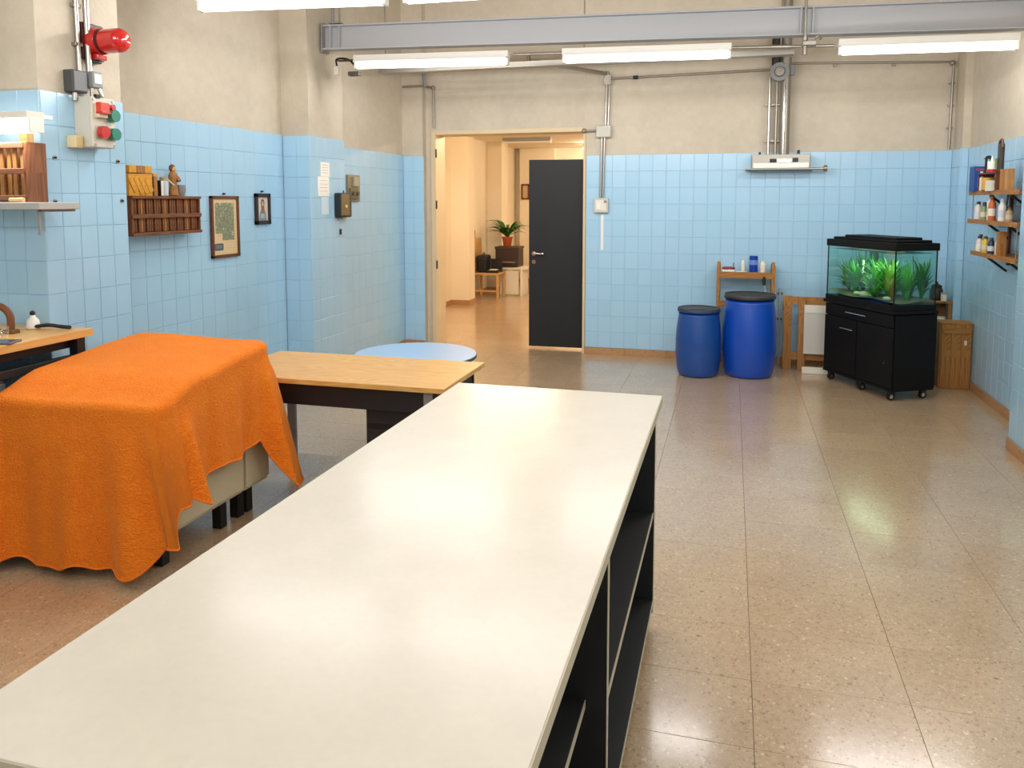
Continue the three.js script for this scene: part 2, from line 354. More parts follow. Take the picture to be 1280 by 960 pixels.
{ // lamp over the shelf on the near column
  const o = thing('shelf_lamp', 'short lit lamp fixed above the wooden rack at the left edge', 'lamp', [-3.47, 1.915, -3.0]);
  part('arm', box(.05, .02, .17, .18, .09, -.105), M.white, o);
  part('housing', box(.6, .03, .1, 0, .085, 0, .004), M.offwhite, o); part('diffuser', box(.59, .065, .075, 0, .035, 0, .012), glow(0xfff4e4, 4), o); part('end_cap', box(.012, .07, .08, .3, .036, 0, .003), M.white, o);
  area(.56, .07, [-3.47, 1.9, -3.0], [0, -1, .15], 30, 0xfcfbfb);
}

// ------------------------------------------------------------------ white worktable with open shelves
{
  const o = thing('worktable', 'long white topped worktable with black open shelves underneath', 'table', [-.64, 0, -1.85]);
  const x0 = -.41, x1 = .405, z0 = 1.095, z1 = -1.09, E = mat(0xc9bda2, .55), E2 = E;
  const tex = (() => { const a = tnoise(12, 71), b = tnoise(90, 72); return dataTex(512, 512, (u, v) => { const k = (a(u, v) - .5) * 5 + (b(u, v) - .5) * 3; return [206 + k, 200 + k, 186 + k].map(clamp8); }, true, [1, 1]); })();
  const top = part('tabletop', span(x0 + .002, x1 - .002, .834, .865, z0 - .002, z1 + .002, .002), new THREE.MeshPhysicalMaterial({ map: tex, roughness: .4, clearcoat: .3, clearcoatRoughness: .2 }), o);
  part('edge_band', span(x1 - .002, x1, .8345, .863, z0, z1, 0), E, top); part('edge_band', span(x0, x0 + .002, .8345, .863, z0, z1, 0), E, top);
  part('edge_band', span(x0, x1, .8345, .863, z1, z1 + .002, 0), E, top); part('edge_band', span(x0, x1, .8345, .863, z0 - .002, z0, 0), E, top);
  const xs = x1 - .018;
  const panel = (n, a, b, y0, y1, za, zb, strip = true) => { const p = part(n, span(a, b, y0, y1, za, zb, .001), M.blackBoard, o); if (strip) part('edge_strip', span(b, b + .0015, y0 + .001, y1 - .001, za, zb, 0), E2, p); return p; };
  panel('end_panel', x0 + .03, xs, .05, .834, z1 + .06, z1 + .082); panel('end_panel', x0 + .03, xs, .05, .834, z0 - .06, z0 - .082);
  panel('divider', x0 + .03, xs, .1, .834, .12, .142);
  panel('back_panel', x0 + .03, x0 + .05, .1, .834, z1 + .082, z0 - .082, false);
  panel('bottom_board', x0 + .03, xs, .078, .1, z1 + .082, z0 - .082);
  panel('shelf', x0 + .05, xs - .004, .42, .442, z1 + .083, .119); panel('shelf', x0 + .05, xs - .05, .42, .442, .143, z0 - .083);
  for (const z of [z1 + .12, 0, z0 - .12]) for (const x of [x0 + .08, xs - .04]) { const f = part('foot', cyl(.022, .018, .05, x, .025, z), M.rubber, o); part('stem', cyl(.008, .008, .03, x, .064, z), M.steel, f); }
}
{ const o = thing('drawer_unit', 'grey steel drawer unit showing only a corner at the bottom left', 'cabinet', [-1.02, 0, -.46]);
  part('top', box(.62, .03, .5, 0, .815, 0, .004), M.greyPaint, o); part('body', box(.58, .74, .46, 0, .43, 0, .004), M.greyPaint, o);
  for (const y of [.2, .43, .66]) { const d = part('drawer', box(.54, .2, .012, 0, y, .236, .003), M.beam, o); part('handle', box(.14, .012, .02, 0, y + .06, .25, .003), M.steel, d); }
  part('plinth', box(.54, .06, .42, 0, .03, 0, .002), M.darkMetal, o); }

// ------------------------------------------------------------------ light wooden table with black frame
{
  const o = thing('office_table', 'oak topped table with black apron standing behind the white worktable', 'table', [-2.035, 0, -3.94]);
  const w = 1.34, d = .67, h = .66;
  const t = part('tabletop', box(w, .028, d, 0, h - .014, 0, .003), M.oak, o);
  part('edge_band', box(w + .002, .024, .002, 0, h - .014, d / 2 + .0005, 0), M.oak, t); part('edge_band', box(.002, .024, d, w / 2 + .0005, h - .014, 0, 0), M.oak, t);
  part('apron', box(w - .1, .115, .025, 0, h - .09, d / 2 - .05, .003), M.black, o); part('apron', box(w - .1, .115, .025, 0, h - .09, -d / 2 + .05, .003), M.black, o);
  part('side_rail', box(.03, .1, d - .12, w / 2 - .07, h - .085, 0, .003), M.black, o); part('side_rail', box(.03, .1, d - .12, -w / 2 + .07, h - .085, 0, .003), M.black, o);
  for (const x of [-1, 1]) for (const z of [-1, 1]) { const l = part('leg', box(.05, h - .03, .03, x * (w / 2 - .1), (h - .03) / 2, z * (d / 2 - .05), .003), M.greyPaint, o); part('foot', cyl(.018, .018, .012, x * (w / 2 - .1), .006, z * (d / 2 - .05)), M.rubber, l); }
  part('pedestal', span(.2, .54, .04, h - .06, -.24, .25, .004), M.black, o);
  for (const y of [.15, .33, .5]) part('drawer', span(.21, .53, y - .07, y + .07, .25, .262, .003), M.blackBoard, o);
}
{ // round blue table
  const o = thing('round_table', 'round pale blue table behind the oak topped table', 'table', [-1.975, 0, -4.7]);
  part('tabletop', lathe([[0, .572], [.395, .572], [.4, .577], [.4, .594], [.395, .6], [0, .6]], 64), mat(0x9cc4ee, .35, 0, { clearcoat: .2 }), o);
  part('edge_band', lathe([[.4005, .577], [.4015, .577], [.4015, .594], [.4005, .594]], 64), mat(0x3d4653, .5), o);
  part('column', cyl(.035, .035, .53, 0, .305, 0), M.darkMetal, o); part('base', lathe([[0, 0], [.24, 0], [.24, .012], [.06, .04], [0, .045]], 40), M.darkMetal, o); part('top_plate', cyl(.12, .12, .012, 0, .566, 0), M.darkMetal, o);
}

// ------------------------------------------------------------------ covered cabinets and the orange cloth
const khaki = mat(0xcfc5a6, .5);
function lowCabinet(label, z0, z1, ndoor) {
  const o = thing('metal_cabinet', label, 'cabinet', [-2.65, 0, (z0 + z1) / 2]); const d = Math.abs(z1 - z0);
  part('body', box(.7, .53, d - .006, 0, .425, 0, .006), khaki, o); part('top', box(.72, .02, d - .004, 0, .70, 0, .004), khaki, o);
  for (let i = 0; i < ndoor; i++) part('door', box(.014, .49, d / ndoor - .02, .357, .425, -d / 2 + d / ndoor * (i + .5), .003), khaki, o);
  
  for (const x of [-.26, .26]) for (const z of [-d / 2 + .07, d / 2 - .07]) part('foot', box(.05, .16, .05, x, .08, z, .004), M.black, o);
}
lowCabinet('longer beige metal cabinet showing below the orange cloth', -2.72, -3.27, 1);
lowCabinet('shorter beige metal cabinet below the far end of the orange cloth', -3.27, -3.485, 1);
{
  // cloth: a soft top that dips to the front, then hanging sides with folds that flare at the corners
  const top = [[-3.1, .87, -3.52], [-2.25, .888, -3.46], [-2.22, .826, -2.80], [-2.2, .758, -2.62], [-3.04, .752, -2.60], [-3.06, .826, -2.80]];
  // outline: back left > back right > front right > front left, rounded corners
  const ER = .038, corners = [[-3.06, -3.49], [-2.29, -3.455], [-2.245, -2.64], [-3.05, -2.62]], rad = .05, ring = [];
  const nC = 10;
  for (let i = 0; i < 4; i++) {
    const p = corners[i], a = corners[(i + 3) % 4], b = corners[(i + 1) % 4];
    const n = (u, v) => { const l = Math.hypot(u[0] - v[0], u[1] - v[1]); return [(u[0] - v[0]) / l, (u[1] - v[1]) / l]; };
    const da = n(a, p), db = n(b, p);
    for (let k = 0; k <= nC; k++) { const t = k / nC, q0 = [p[0] + da[0] * rad, p[1] + da[1] * rad], q2 = [p[0] + db[0] * rad, p[1] + db[1] * rad];
      ring.push({ x: (1 - t) ** 2 * q0[0] + 2 * t * (1 - t) * p[0] + t * t * q2[0], z: (1 - t) ** 2 * q0[1] + 2 * t * (1 - t) * p[1] + t * t * q2[1], c: i, ct: t }); }
    const nS = [44, 60, 64, 40][i];
    for (let k = 1; k < nS; k++) { const t = k / nS, q0 = [p[0] + db[0] * rad, p[1] + db[1] * rad], bb = n(p, b), q1 = [b[0] + bb[0] * rad, b[1] + bb[1] * rad]; ring.push({ x: q0[0] + (q1[0] - q0[0]) * t, z: q0[1] + (q1[1] - q0[1]) * t, s: i, t }); }
  }
  const N = ring.length;
  const topY = (x, z) => { // smooth top height
    const t = Math.max(0, Math.min(1, (z + 3.5) / .7)); let y = .882 - .058 * t; const f = Math.max(0, (z + 2.83) / .22); y -= .075 * Math.min(1.05, f * f * (3 - 2 * Math.min(1, f)) * .5 + f * .5); return y + .004 * Math.sin(x * 9 + z * 3) * Math.sin(z * 7);
  };
  ring.forEach((q, i) => { const a = ring[(i + N - 1) % N], b = ring[(i + 1) % N]; const tx = b.x - a.x, tz = b.z - a.z, l = Math.hypot(tx, tz); q.nx = -tz / l * -1; q.nz = tx / l * -1; });
  // make sure the normals point outwards
  const cxm = -2.65, czm = -3.05; ring.forEach(q => { if (q.nx * (q.x - cxm) + q.nz * (q.z - czm) < 0) { q.nx *= -1; q.nz *= -1; } });
  const sm = (a, b, x) => { const t = Math.max(0, Math.min(1, (x - a) / (b - a))); return t * t * (3 - 2 * t); };
  // hem height and swing round the outline
  const G = (x, m, s) => Math.exp(-(((x - m) / s) ** 2));
  const hem = q => {
    if (q.s === 0) return .3;                                               // back
    if (q.s === 1) { const t = q.t;                                          // right side, back to front
      return .415 - .05 * t - .26 * (1 - sm(.0, .15, t)) + .012 * Math.sin(t * 13) - .04 * G(t, .93, .05); }
    if (q.s === 2) { const t = q.t; return .05 + .15 * (1 - sm(0, .16, t)) + .012 * Math.sin(t * 13 + 2) + .008 * Math.sin(t * 29) + .012 * G(t, .17, .08); } // front
    if (q.s === 3) return .2;
    if (q.c === 1) return .15; if (q.c === 2) return .33 - .13 * sm(.3, .6, q.ct); if (q.c === 3) return .06 + .12 * q.ct; return .25;
  };
  const swing = (q, d) => {                                                  // outward and sideways at depth d below the edge
    let a = .025 * Math.sqrt(d), sx = 0, sz = 0;
    if (q.s === 1) { const t = q.t; a += d * (.028 * Math.sin(t * 15 + .6) * sm(.05, .3, t) + .018 * Math.sin(t * 31 + 2)) + d * .22 * G(t, .02, .07) + d * .24 * G(t, .93, .05) - d * .04 * G(t, .8, .05); }
    if (q.s === 2) { const t = q.t; a += d * (.022 * Math.sin(t * 12 + 1.2) + .014 * Math.sin(t * 27 + .4)) * sm(.1, .4, t) + d * .05 * G(t, .16, .05) - d * .05 * G(t, .28, .06) - d * .05 * G(t, .06, .04); sx = d * .26 * Math.pow(1 - sm(0, .26, t), 1.3); }
    if (q.s === 0 || q.s === 3) a += d * .02 * Math.sin(q.t * 20);
    if (q.c === 1) a += d * .2; if (q.c === 2) { a += d * .06; sx = d * .2 * sm(.35, .8, q.ct) + d * .06; } if (q.c === 3) a += d * .1;
    return [a, sx, sz];
  };
  const pos = [], uv = [], idx = [], NR = 12, NH = 34;
  // top: rings shrinking to the middle line
  const vid = (r, i) => r * N + (i % N);
  for (let r = 0; r <= NR; r++) { const k = r / NR; for (const q of ring) { const x = cxm + (q.x - cxm) * k, z = czm + (q.z - czm) * k; pos.push(x, topY(x, z) + .008, z); uv.push(x, z); } }
  const NE = 7;                                                              // rows of the rounded edge
  for (let r = 1; r <= NH; r++) ring.forEach(q => {
    const y0 = topY(q.x, q.z) + .008, h = hem(q);
    if (r <= NE) { const w = r / NE * Math.PI / 2; pos.push(q.x + q.nx * ER * Math.sin(w), y0 - ER * (1 - Math.cos(w)), q.z + q.nz * ER * Math.sin(w)); uv.push(q.x + q.nx * ER * w, q.z + q.nz * ER * w); return; }
    const D = y0 - ER - h, d = D * (r - NE) / (NH - NE), [f0, sx, sz] = swing(q, d), f = ER + f0 * sm(0, .14, d);
    pos.push(q.x + q.nx * f + sx, y0 - ER - d, q.z + q.nz * f + sz); uv.push(q.x + q.nx * (ER * 1.57 + d), q.z + q.nz * (ER * 1.57 + d));
  });
  for (let r = 0; r < NR + NH; r++) for (let i = 0; i < N; i++) { const a = vid(r, i), b = vid(r, i + 1), c = vid(r + 1, i), d = vid(r + 1, i + 1); idx.push(a, b, d, a, d, c); }
  const g = new THREE.BufferGeometry(); g.setAttribute('position', new THREE.Float32BufferAttribute(pos, 3)); g.setAttribute('uv', new THREE.Float32BufferAttribute(uv, 2)); g.setIndex(idx); g.computeVertexNormals();
  const t1 = tnoise(170, 81), t2 = tnoise(60, 82), t3 = tnoise(9, 83);
  const terry = dataTex(512, 512, (u, v) => { const k = t1(u, v) * 150 + t2(u, v) * 80 + 10; return [k, k, k].map(clamp8); }, false, [.5, .5]);
  const dye = dataTex(512, 512, (u, v) => { const k = (t1(u, v) - .5) * 34 + (t3(u, v) - .5) * 12; return [248 + k * .2, 130 + k * .7, 20 + k * .4].map(clamp8); }, true, [.5, .5]);
  const o = thing('blanket', 'orange terry cloth draped over the low beige cabinets', 'cloth');
  part('cloth', g, new THREE.MeshPhysicalMaterial({ map: dye, bumpMap: terry, bumpScale: .006, roughness: .95, sheen: .9, sheenColor: 0xffc070, sheenRoughness: .5, side: THREE.DoubleSide }), o);
  // stitched hem
  const hp = []; for (let i = 0; i < N; i++) { const k = (NR + NH) * N + i; hp.push([pos[3 * k], pos[3 * k + 1], pos[3 * k + 2]]); } hp.push(hp[0]);
  part('hem', clean(new THREE.TubeGeometry(new THREE.CatmullRomCurve3(hp.map(p => V(...p))), 420, .0045, 6)), mat(0xee7d1c, .95), o);
}

// ------------------------------------------------------------------ barrels
function barrel(label, x, z, R, H, col, lidCol) {
  const o = thing('plastic_barrel', label, 'barrel', [x, 0, z]); const r = k => R * k;
  part('body', lathe([[0, .008], [r(.72), .008], [r(.80), 0], [r(.86), .02], [r(.93), H * .1], [r(.985), H * .28], [r(1), H * .34], [r(1.0), H * .36], [r(.992), H * .37], [r(.992), H * .5], [r(1.0), H * .51], [r(1.0), H * .53], [r(.985), H * .6], [r(.955), H * .72], [r(.905), H * .84], [r(.88), H * .89], [r(.88), H * .93], [0, H * .93]], 56), mat(col, .38, 0, { clearcoat: .25, clearcoatRoughness: .3 }), o);
  part('clamp_ring', lathe([[r(.86), H * .94], [r(.92), H * .94], [r(.935), H * .945], [r(.935), H * .96], [r(.92), H * .97], [r(.86), H * .97]], 56), mat(lidCol, .5), o);
  part('lid', lathe([[r(.925), H * .968], [r(.915), H * .995], [r(.87), H * .995], [r(.85), H * .982], [r(.4), H * .975], [r(.38), H * .985], [0, H * .985]], 56), mat(0x3a3b3c, .55), o);
  return o;
}
barrel('shorter dark blue plastic barrel with grey lid by the back wall', -.268, -7.28, .205, .625, 0x0d4794, 0x0c3c7e);
barrel('taller bright blue plastic barrel with black rimmed lid', .178, -7.39, .243, .755, 0x0448b4, 0x1b1f26);

// ------------------------------------------------------------------ shelf behind the barrels
{
  const o = thing('wooden_stand', 'honey brown wooden shelf stand behind the tall blue barrel', 'shelf', [.143, 0, -7.8]);
  for (const s of [-1, 1]) { part('post', box(.035, .99, .03, s * .25, .495, .09, .008), M.pine, o); part('post', box(.035, .99, .03, s * .25, .495, -.09, .008), M.pine, o); part('rounded_end', cyl(.05, .05, .03, s * .25, .96, 0, 'x'), M.pine, o); part('side_rail', box(.025, .05, .17, s * .25, .93, 0), M.pine, o); }
  for (const y of [.9, .62, .2]) { part('shelf_board', box(.47, .016, .19, 0, y - .008, 0), M.honey, o); part('front_rail', box(.5, .06, .016, 0, y - .01, .1), M.honey, o); }
}
{ const y = .9, z = -7.79;
  { const o = thing('paint_tray', 'white tray with red tubes on the shelf above the barrels', 'tray', [-.02, y, z + .01]); part('tray', box(.12, .035, .1, 0, .0175, 0, .006), M.white, o); for (let i = 0; i < 4; i++) { const t = part('tube', turn(cyl(.012, .01, .09, -.03 + i * .022, .05, 0, 'z', 10), 0, i * .3 - .4, 0, [-.03 + i * .022, .05, 0]), mat([0xb03038, 0x9a4450, 0xc03a3a, 0x7d3140][i], .4), o); } part('brush', tube([[.045, .03, 0], [.05, .1, -.01]], .004, 6), M.black, o); }
  solo('soap_block', 'flat white block on the shelf above the barrels', 'block', box(.1, .022, .06, 0, .011, 0, .006), M.offwhite, [.1, y, z + .03]);
  { const o = thing('pump_bottle', 'slim white bottle left of the blue can', 'bottle', [.118, y, z - .05]); part('body', lathe([[0, 0], [.018, 0], [.02, .01], [.019, .11], [.009, .125], [0, .125]], 20), M.offwhite, o); part('cap', cyl(.01, .008, .022, 0, .135, 0), mat(0xc9cba0, .5), o); }
  { const o = thing('spray_can', 'large royal blue can on the shelf above the barrels', 'can', [.213, y, z]); part('body', lathe([[0, 0], [.037, 0], [.04, .004], [.04, .165], [.037, .17], [0, .17]], 28), mat(0x1240a8, .3, .2), o); part('label_band', lathe([[.0402, .085], [.0408, .085], [.0408, .13], [.0402, .13]], 28), mat(0x6f8fd6, .4), o); part('rim', cyl(.041, .041, .006, 0, .003, 0), M.white, o); }
  { const o = thing('white_bottle', 'squat white bottle right of the blue can', 'bottle', [.298, y, z]); part('body', lathe([[0, 0], [.026, 0], [.028, .005], [.028, .09], [.022, .1], [0, .1]], 24), M.offwhite, o); part('cap', cyl(.022, .022, .02, 0, .11, 0), M.white, o); }
  { const o = thing('paint_roller', 'dark tool hanging under the shelf above the barrels', 'tool', [.31, .78, -7.7]); part('handle', tube([[0, .1, 0], [0, .02, 0]], .014, 8), M.black, o); part('frame', tube([[0, .02, 0], [.02, -.03, .01], [-.02, -.04, .01]], .005, 6), M.steel, o); }
}
// ------------------------------------------------------------------ pallet frames leaning on the wall
{
  const o = thing('wooden_pallet', 'rough wooden pallet frame leaning between barrel and aquarium', 'pallet', [.7, 0, -7.74]); o.rotation.x = -.06;
  part('upright', box(.075, .70, .025, -.165, .35, 0, .003), M.pine, o); part('upright', box(.065, .69, .025, -.04, .345, .022, .003), M.pine, o); part('upright', box(.07, .69, .025, .22, .345, 0, .003), M.pine, o);
  part('cross_board', box(.46, .075, .022, .02, .655, .0, .003), M.pine, o); part('cross_board', box(.46, .07, .022, .02, .13, .0, .003), M.pine, o);
  for (const [x, y] of [[-.17, .6], [-.17, .1]]) part('block', box(.08, .09, .06, x, y, -.03, .003), M.honey, o);
}
{ const o = thing('perforated_panel', 'white perforated panel leaning against the wooden pallet', 'panel', [.785, .165, -7.69]); o.rotation.x = -.06;
  const p = (() => { const a = document.createElement('canvas'); a.width = a.height = 256; const c = a.getContext('2d'); c.fillStyle = '#dcd8cf'; c.fillRect(0, 0, 256, 256); c.fillStyle = '#8d8578'; for (let i = 0; i < 14; i++) for (let j = 0; j < 14; j++) { c.beginPath(); c.arc(9 + i * 18.28, 9 + j * 18.28, 3.6, 0, 7); c.fill(); } const t = new THREE.CanvasTexture(a); return finish(t, true, [.25, .25]); })();
  part('sheet', box(.22, .46, .012, 0, .23, 0, .002), new THREE.MeshStandardMaterial({ map: p, roughness: .7 }), o); part('upper_sheet', box(.2, .07, .006, 0, .42, .009, .001), M.offwhite, o); }
solo('white_plank', 'short white plank on the floor below the perforated panel', 'plank', box(.26, .06, .03, 0, .03, 0, .003), M.offwhite, [.79, 0, -7.6]);
{ const o = thing('wall_pipe_low', 'thin pale pipe running up the tiles beside the tall barrel', 'pipe', [.47, 0, -7.93]); part('pipe', tube([[0, .0, 0], [0, .75, 0]], .012), mat(0xa9b9bd, .5), o); part('clip', box(.05, .02, .03, 0, .45, -.005), mat(0x7b5a3c, .6), o); part('clip', box(.05, .02, .03, 0, .7, -.005), mat(0x7b5a3c, .6), o); }

// ------------------------------------------------------------------ aquarium on its stand
{
  const A = 28.79 * Math.PI / 180, a = .877, b = .40;
  // local frame: origin at the front right corner, +x along the side to the back right, -z... built so that local x runs from front-left to front-right
  const cx = 1.2455, cz = -6.66, fx = Math.sin(A), fz = Math.cos(A);          // front direction (towards the corner)
  const sx = Math.cos(A), sz = -Math.sin(A);                                   // side direction (towards the back)
  const mid = [cx - fx * a / 2 + sx * b / 2, 0, cz - fz * a / 2 + sz * b / 2], rot = Math.atan2(-fz, fx);   // local +x = front direction
  const put = o => { o.position.x = mid[0]; o.position.z = mid[2]; o.rotation.y = rot; };
  // local: x from -a/2 (far left) to a/2 (near corner); the front faces local +z? checked below
  const front = 1;
  const st = thing('aquarium_stand', 'black cabinet on castors carrying the aquarium', 'cabinet'); put(st);
  const blk = mat(0x0b0b0c, .6, 0, { specularIntensity: .5 }), blk2 = mat(0x0c0c0d, .6, 0, { specularIntensity: .5 });
  part('carcass', box(a - .01, .60, b - .03, 0, .39, -.01, .003), blk, st); part('top_panel', box(a + .02, .025, b + .02, 0, .7125, 0, .003), blk2, st); part('back_panel', box(a * .98, .62, .03, 0, .4, -b / 2 - .0, .002), blk, st);
  const zf = b / 2 - .01;
  part('drawer_front', box(a - .02, .1, .016, 0, .642, zf, .003), blk2, st);
  const d1 = part('door', box(a * .5 - .012, .48, .016, -a * .25, .345, zf, .003), blk2, st), d2 = part('door', box(a * .5 - .012, .48, .016, a * .25, .345, zf, .003), blk2, st);
  part('handle', tube([[-.12, .645, zf + .012], [-.12, .645, zf + .03], [.13, .645, zf + .03], [.13, .645, zf + .012]], .005, 8), M.chrome, st);
  part('handle', tube([[-.19, .5, zf + .012], [-.19, .5, zf + .03], [-.03, .5, zf + .03], [-.03, .5, zf + .012]], .005, 8), M.chrome, d1); part('lock', cyl(.008, .008, .006, a * .4, .3, zf + .01, 'z', 10), M.chrome, d2);
  part('bottom_panel', box(a, .022, b, 0, .09, 0, .003), blk2, st);
  for (const x of [-a / 2 + .05, .03, a / 2 - .06]) for (const z of [-b / 2 + .05, b / 2 - .05]) { const w = part('castor', cyl(.03, .03, .024, x, .03, z, 'x'), M.rubber, st); part('hub', cyl(.016, .016, .028, x, .03, z, 'x'), M.chrome, w); part('fork', box(.04, .03, .045, x, .065, z, .004), M.darkMetal, w); }
  // tank
  const q = thing('aquarium', 'glass aquarium with green water plants under a black hood', 'aquarium'); put(q);
  const W = a - .02, D = b - .01, y0 = .725, y1 = 1.2, glassM = new THREE.MeshPhysicalMaterial({ color: 0xeaf8f4, transmission: 1, thickness: 0, roughness: .02, ior: 1.45 });
  part('base_frame', box(W + .012, .045, D + .012, 0, y0 + .0225, 0, .004), blk, q);
  part('pane', box(W, y1 - y0 - .045, .006, 0, (y0 + y1 + .045) / 2, D / 2 - .003, 0), glassM, q); part('pane', box(W, y1 - y0 - .045, .006, 0, (y0 + y1 + .045) / 2, -D / 2 + .003, 0), glassM, q);
  part('pane', box(.006, y1 - y0 - .045, D - .014, W / 2 - .003, (y0 + y1 + .045) / 2, 0, 0), glassM, q); part('pane', box(.006, y1 - y0 - .045, D - .014, -W / 2 + .003, (y0 + y1 + .045) / 2, 0, 0), glassM, q);
  for (const x of [-1, 1]) for (const z of [-1, 1]) part('corner_seal', box(.008, y1 - y0 - .045, .008, x * (W / 2 - .004), (y0 + y1 + .045) / 2, z * (D / 2 - .004), .001), blk, q);
  part('water_surface', box(W - .016, .002, D - .016, 0, y1 - .022, 0, 0), new THREE.MeshPhysicalMaterial({ color: 0xf4fbf8, transmission: 1, thickness: 0, roughness: .35, ior: 1.33 }), q);
  const hood = part('hood', box(W + .02, .06, D + .02, 0, y1 + .03, 0, .006), blk, q);
  part('hood_step', box(W - .06, .022, D - .06, 0, y1 + .07, 0, .006), blk, hood); part('hood_flap', box(W - .22, .022, D - .14, .02, y1 + .09, 0, .008), blk2, hood); part('lamp_strip', box(W - .3, .012, .04, 0, y1 - .008, .0, .002), glow(0xf6ffe6, .25), hood);
  { const c = Math.cos(rot), s = Math.sin(rot); const l = new THREE.RectAreaLight(0xf2ffdf, 26, W - .3, .05); l.position.set(mid[0], y1 - .032, mid[2]); l.rotation.order = 'YXZ'; l.rotation.set(-Math.PI / 2, rot, 0); l.castShadow = true; scene.add(l); }
  const sandT = tnoise(60, 91), sandM = new THREE.MeshStandardMaterial({ map: dataTex(128, 128, (u, v) => { const k = (sandT(u, v) - .5) * 70; return [120 + k, 122 + k, 92 + k].map(clamp8); }, true, [.2, .2]), roughness: .9 });
  { const g = new THREE.PlaneGeometry(W - .014, D - .014, 40, 18); g.rotateX(-Math.PI / 2); const p = g.attributes.position; for (let i = 0; i < p.count; i++) p.setY(i, .03 + .012 * Math.sin(p.getX(i) * 9) + .012 * Math.cos(p.getZ(i) * 14 + p.getX(i) * 4)); g.computeVertexNormals(); g.translate(0, y0 + .045, 0); part('gravel', metreUV(g), sandM, q).userData.kind = 'stuff'; }
  const leafM = [0x2f9420, 0x43ab28, 0x27831e, 0x58b92e, 0x1f6a1c].map(c => new THREE.MeshPhysicalMaterial({ color: c, roughness: .6, transmission: .3, thickness: 0, side: THREE.DoubleSide }));
  function frond(x, z, h, n, spread, k) {                                    // a rooted plant: curved tapering leaves all round
    const gs = [];
    for (let i = 0; i < n; i++) {
      const t = rnd() * 6.283, L = h * rr(.6, 1.05), lean = spread * rr(.3, 1), w = rr(.008, .017), p = [], S = 7;
      let prev = null;
      for (let j = 0; j <= S; j++) { const s = j / S, r = lean * s * s, y = L * s * (1 - .22 * s * s * lean / .1), ww = w * Math.sin(Math.PI * Math.min(.98, .12 + s * .88)); const X = x + Math.cos(t) * r, Z = z + Math.sin(t) * r, ax = -Math.sin(t) * ww, az = Math.cos(t) * ww; const c = [[X - ax, y, Z - az], [X + ax, y + .003, Z + az]]; if (prev) p.push(...prev[0], ...prev[1], ...c[1], ...prev[0], ...c[1], ...c[0]); prev = c; }
      const g = new THREE.BufferGeometry(); g.setAttribute('position', new THREE.Float32BufferAttribute(p, 3)); g.computeVertexNormals(); g.setAttribute('uv', new THREE.Float32BufferAttribute(new Float32Array(p.length / 3 * 2), 2)); g.translate(0, y0 + .06, 0);
      const P = g.attributes.position; for (let m = 0; m < P.count; m++) { P.setX(m, Math.max(-W / 2 + .014, Math.min(W / 2 - .014, P.getX(m)))); P.setZ(m, Math.max(-D / 2 + .014, Math.min(D / 2 - .014, P.getZ(m)))); P.setY(m, Math.min(y1 - .035, P.getY(m))); }
      gs.push(g);
    }
    part('water_plant', gs, leafM[k], q);
  }
  const spots = [[-.36, .02, .30, 34, .12, 0], [-.31, -.08, .36, 30, .12, 2], [-.22, .05, .28, 40, .12, 1], [-.16, -.09, .33, 36, .12, 0], [-.06, -.04, .3, 40, .12, 3], [.02, .06, .22, 34, .1, 1], [.08, -.08, .33, 34, .11, 2], [.17, .03, .34, 46, .12, 1], [.24, .09, .2, 34, .09, 3], [.27, -.08, .3, 36, .12, 0], [.35, -.12, .36, 30, .1, 2], [.36, .02, .26, 36, .09, 3], [-.4, -.1, .24, 24, .08, 4], [.1, .1, .12, 30, .08, 3]];
  for (const [x, z, h, n, sp, k] of spots) { frond(x, z, h * 1.2, Math.round(n * 1.2), sp * 1.25, k); frond(x + rr(-.03, .03), z + rr(-.03, .03), h * .75, Math.round(n * .8), sp * 1.5, (k + 2) % 5); }
  for (const [x, z, h] of [[-.33, -.02, .39], [-.12, -.12, .4], [.14, -.05, .39], [.33, -.05, .37]]) part('plant_stem', tube([[x, y0 + .06, z], [x + .01, y0 + .06 + h * .6, z], [x - .005, y0 + .06 + h, z]], .003, 6), leafM[4], q);
  for (const [x, z, r] of [[-.02, .12, .045], [.05, .1, .03], [-.1, .13, .028], [.28, .14, .03]]) part('stone', sphere(r, x, y0 + .085, z, 1.3, .55, .9), mat(0xd9d4b4, .8), q);
  part('filter', box(.06, .33, .05, -.27, y1 - .2, -D / 2 + .04, .006), mat(0x1f4a42, .5), q); part('filter_pipe', tube([[-.2, y1 - .12, .0], [-.18, y1 - .2, .02], [-.165, y1 - .24, .03]], .008, 8), M.white, q);
}
// ------------------------------------------------------------------ corner behind the aquarium
{ const o = thing('wooden_crate', 'upright pine box standing in the right corner', 'box', [1.855, 0, -7.38]);
  for (let i = 0; i < 3; i++) part('front_plank', box(.0745, .55, .014, -.076 + i * .076, .277, .092, .002), M.pine, o);
  part('side_board', box(.014, .55, .17, -.117, .277, 0, .002), M.honey, o); part('side_board', box(.014, .55, .17, .117, .277, 0, .002), M.honey, o); part('back_board', box(.22, .55, .012, 0, .277, -.085, .002), M.honey, o); part('top_board', box(.25, .014, .2, 0, .56, 0, .002), M.pine, o); part('batten', box(.22, .045, .01, 0, .5, .103, .002), M.honey, o); part('paper_tag', box(.02, .04, .001, .07, .4, .1, 0), M.offwhite, o); }
{ const o = thing('corner_shelf', 'small honey wood shelf in the right back corner behind the aquarium', 'shelf', [1.785, 0, -7.8]);
  for (const y of [.39, .69]) part('shelf_board', box(.26, .022, .2, 0, y, 0, .003), M.honey, o); for (const s of [-1, 1]) part('post', box(.03, .7, .03, s * .115, .35, .08, .003), M.honey, o); part('back_board', box(.25, .3, .012, 0, .54, -.094, .002), M.honey, o); }
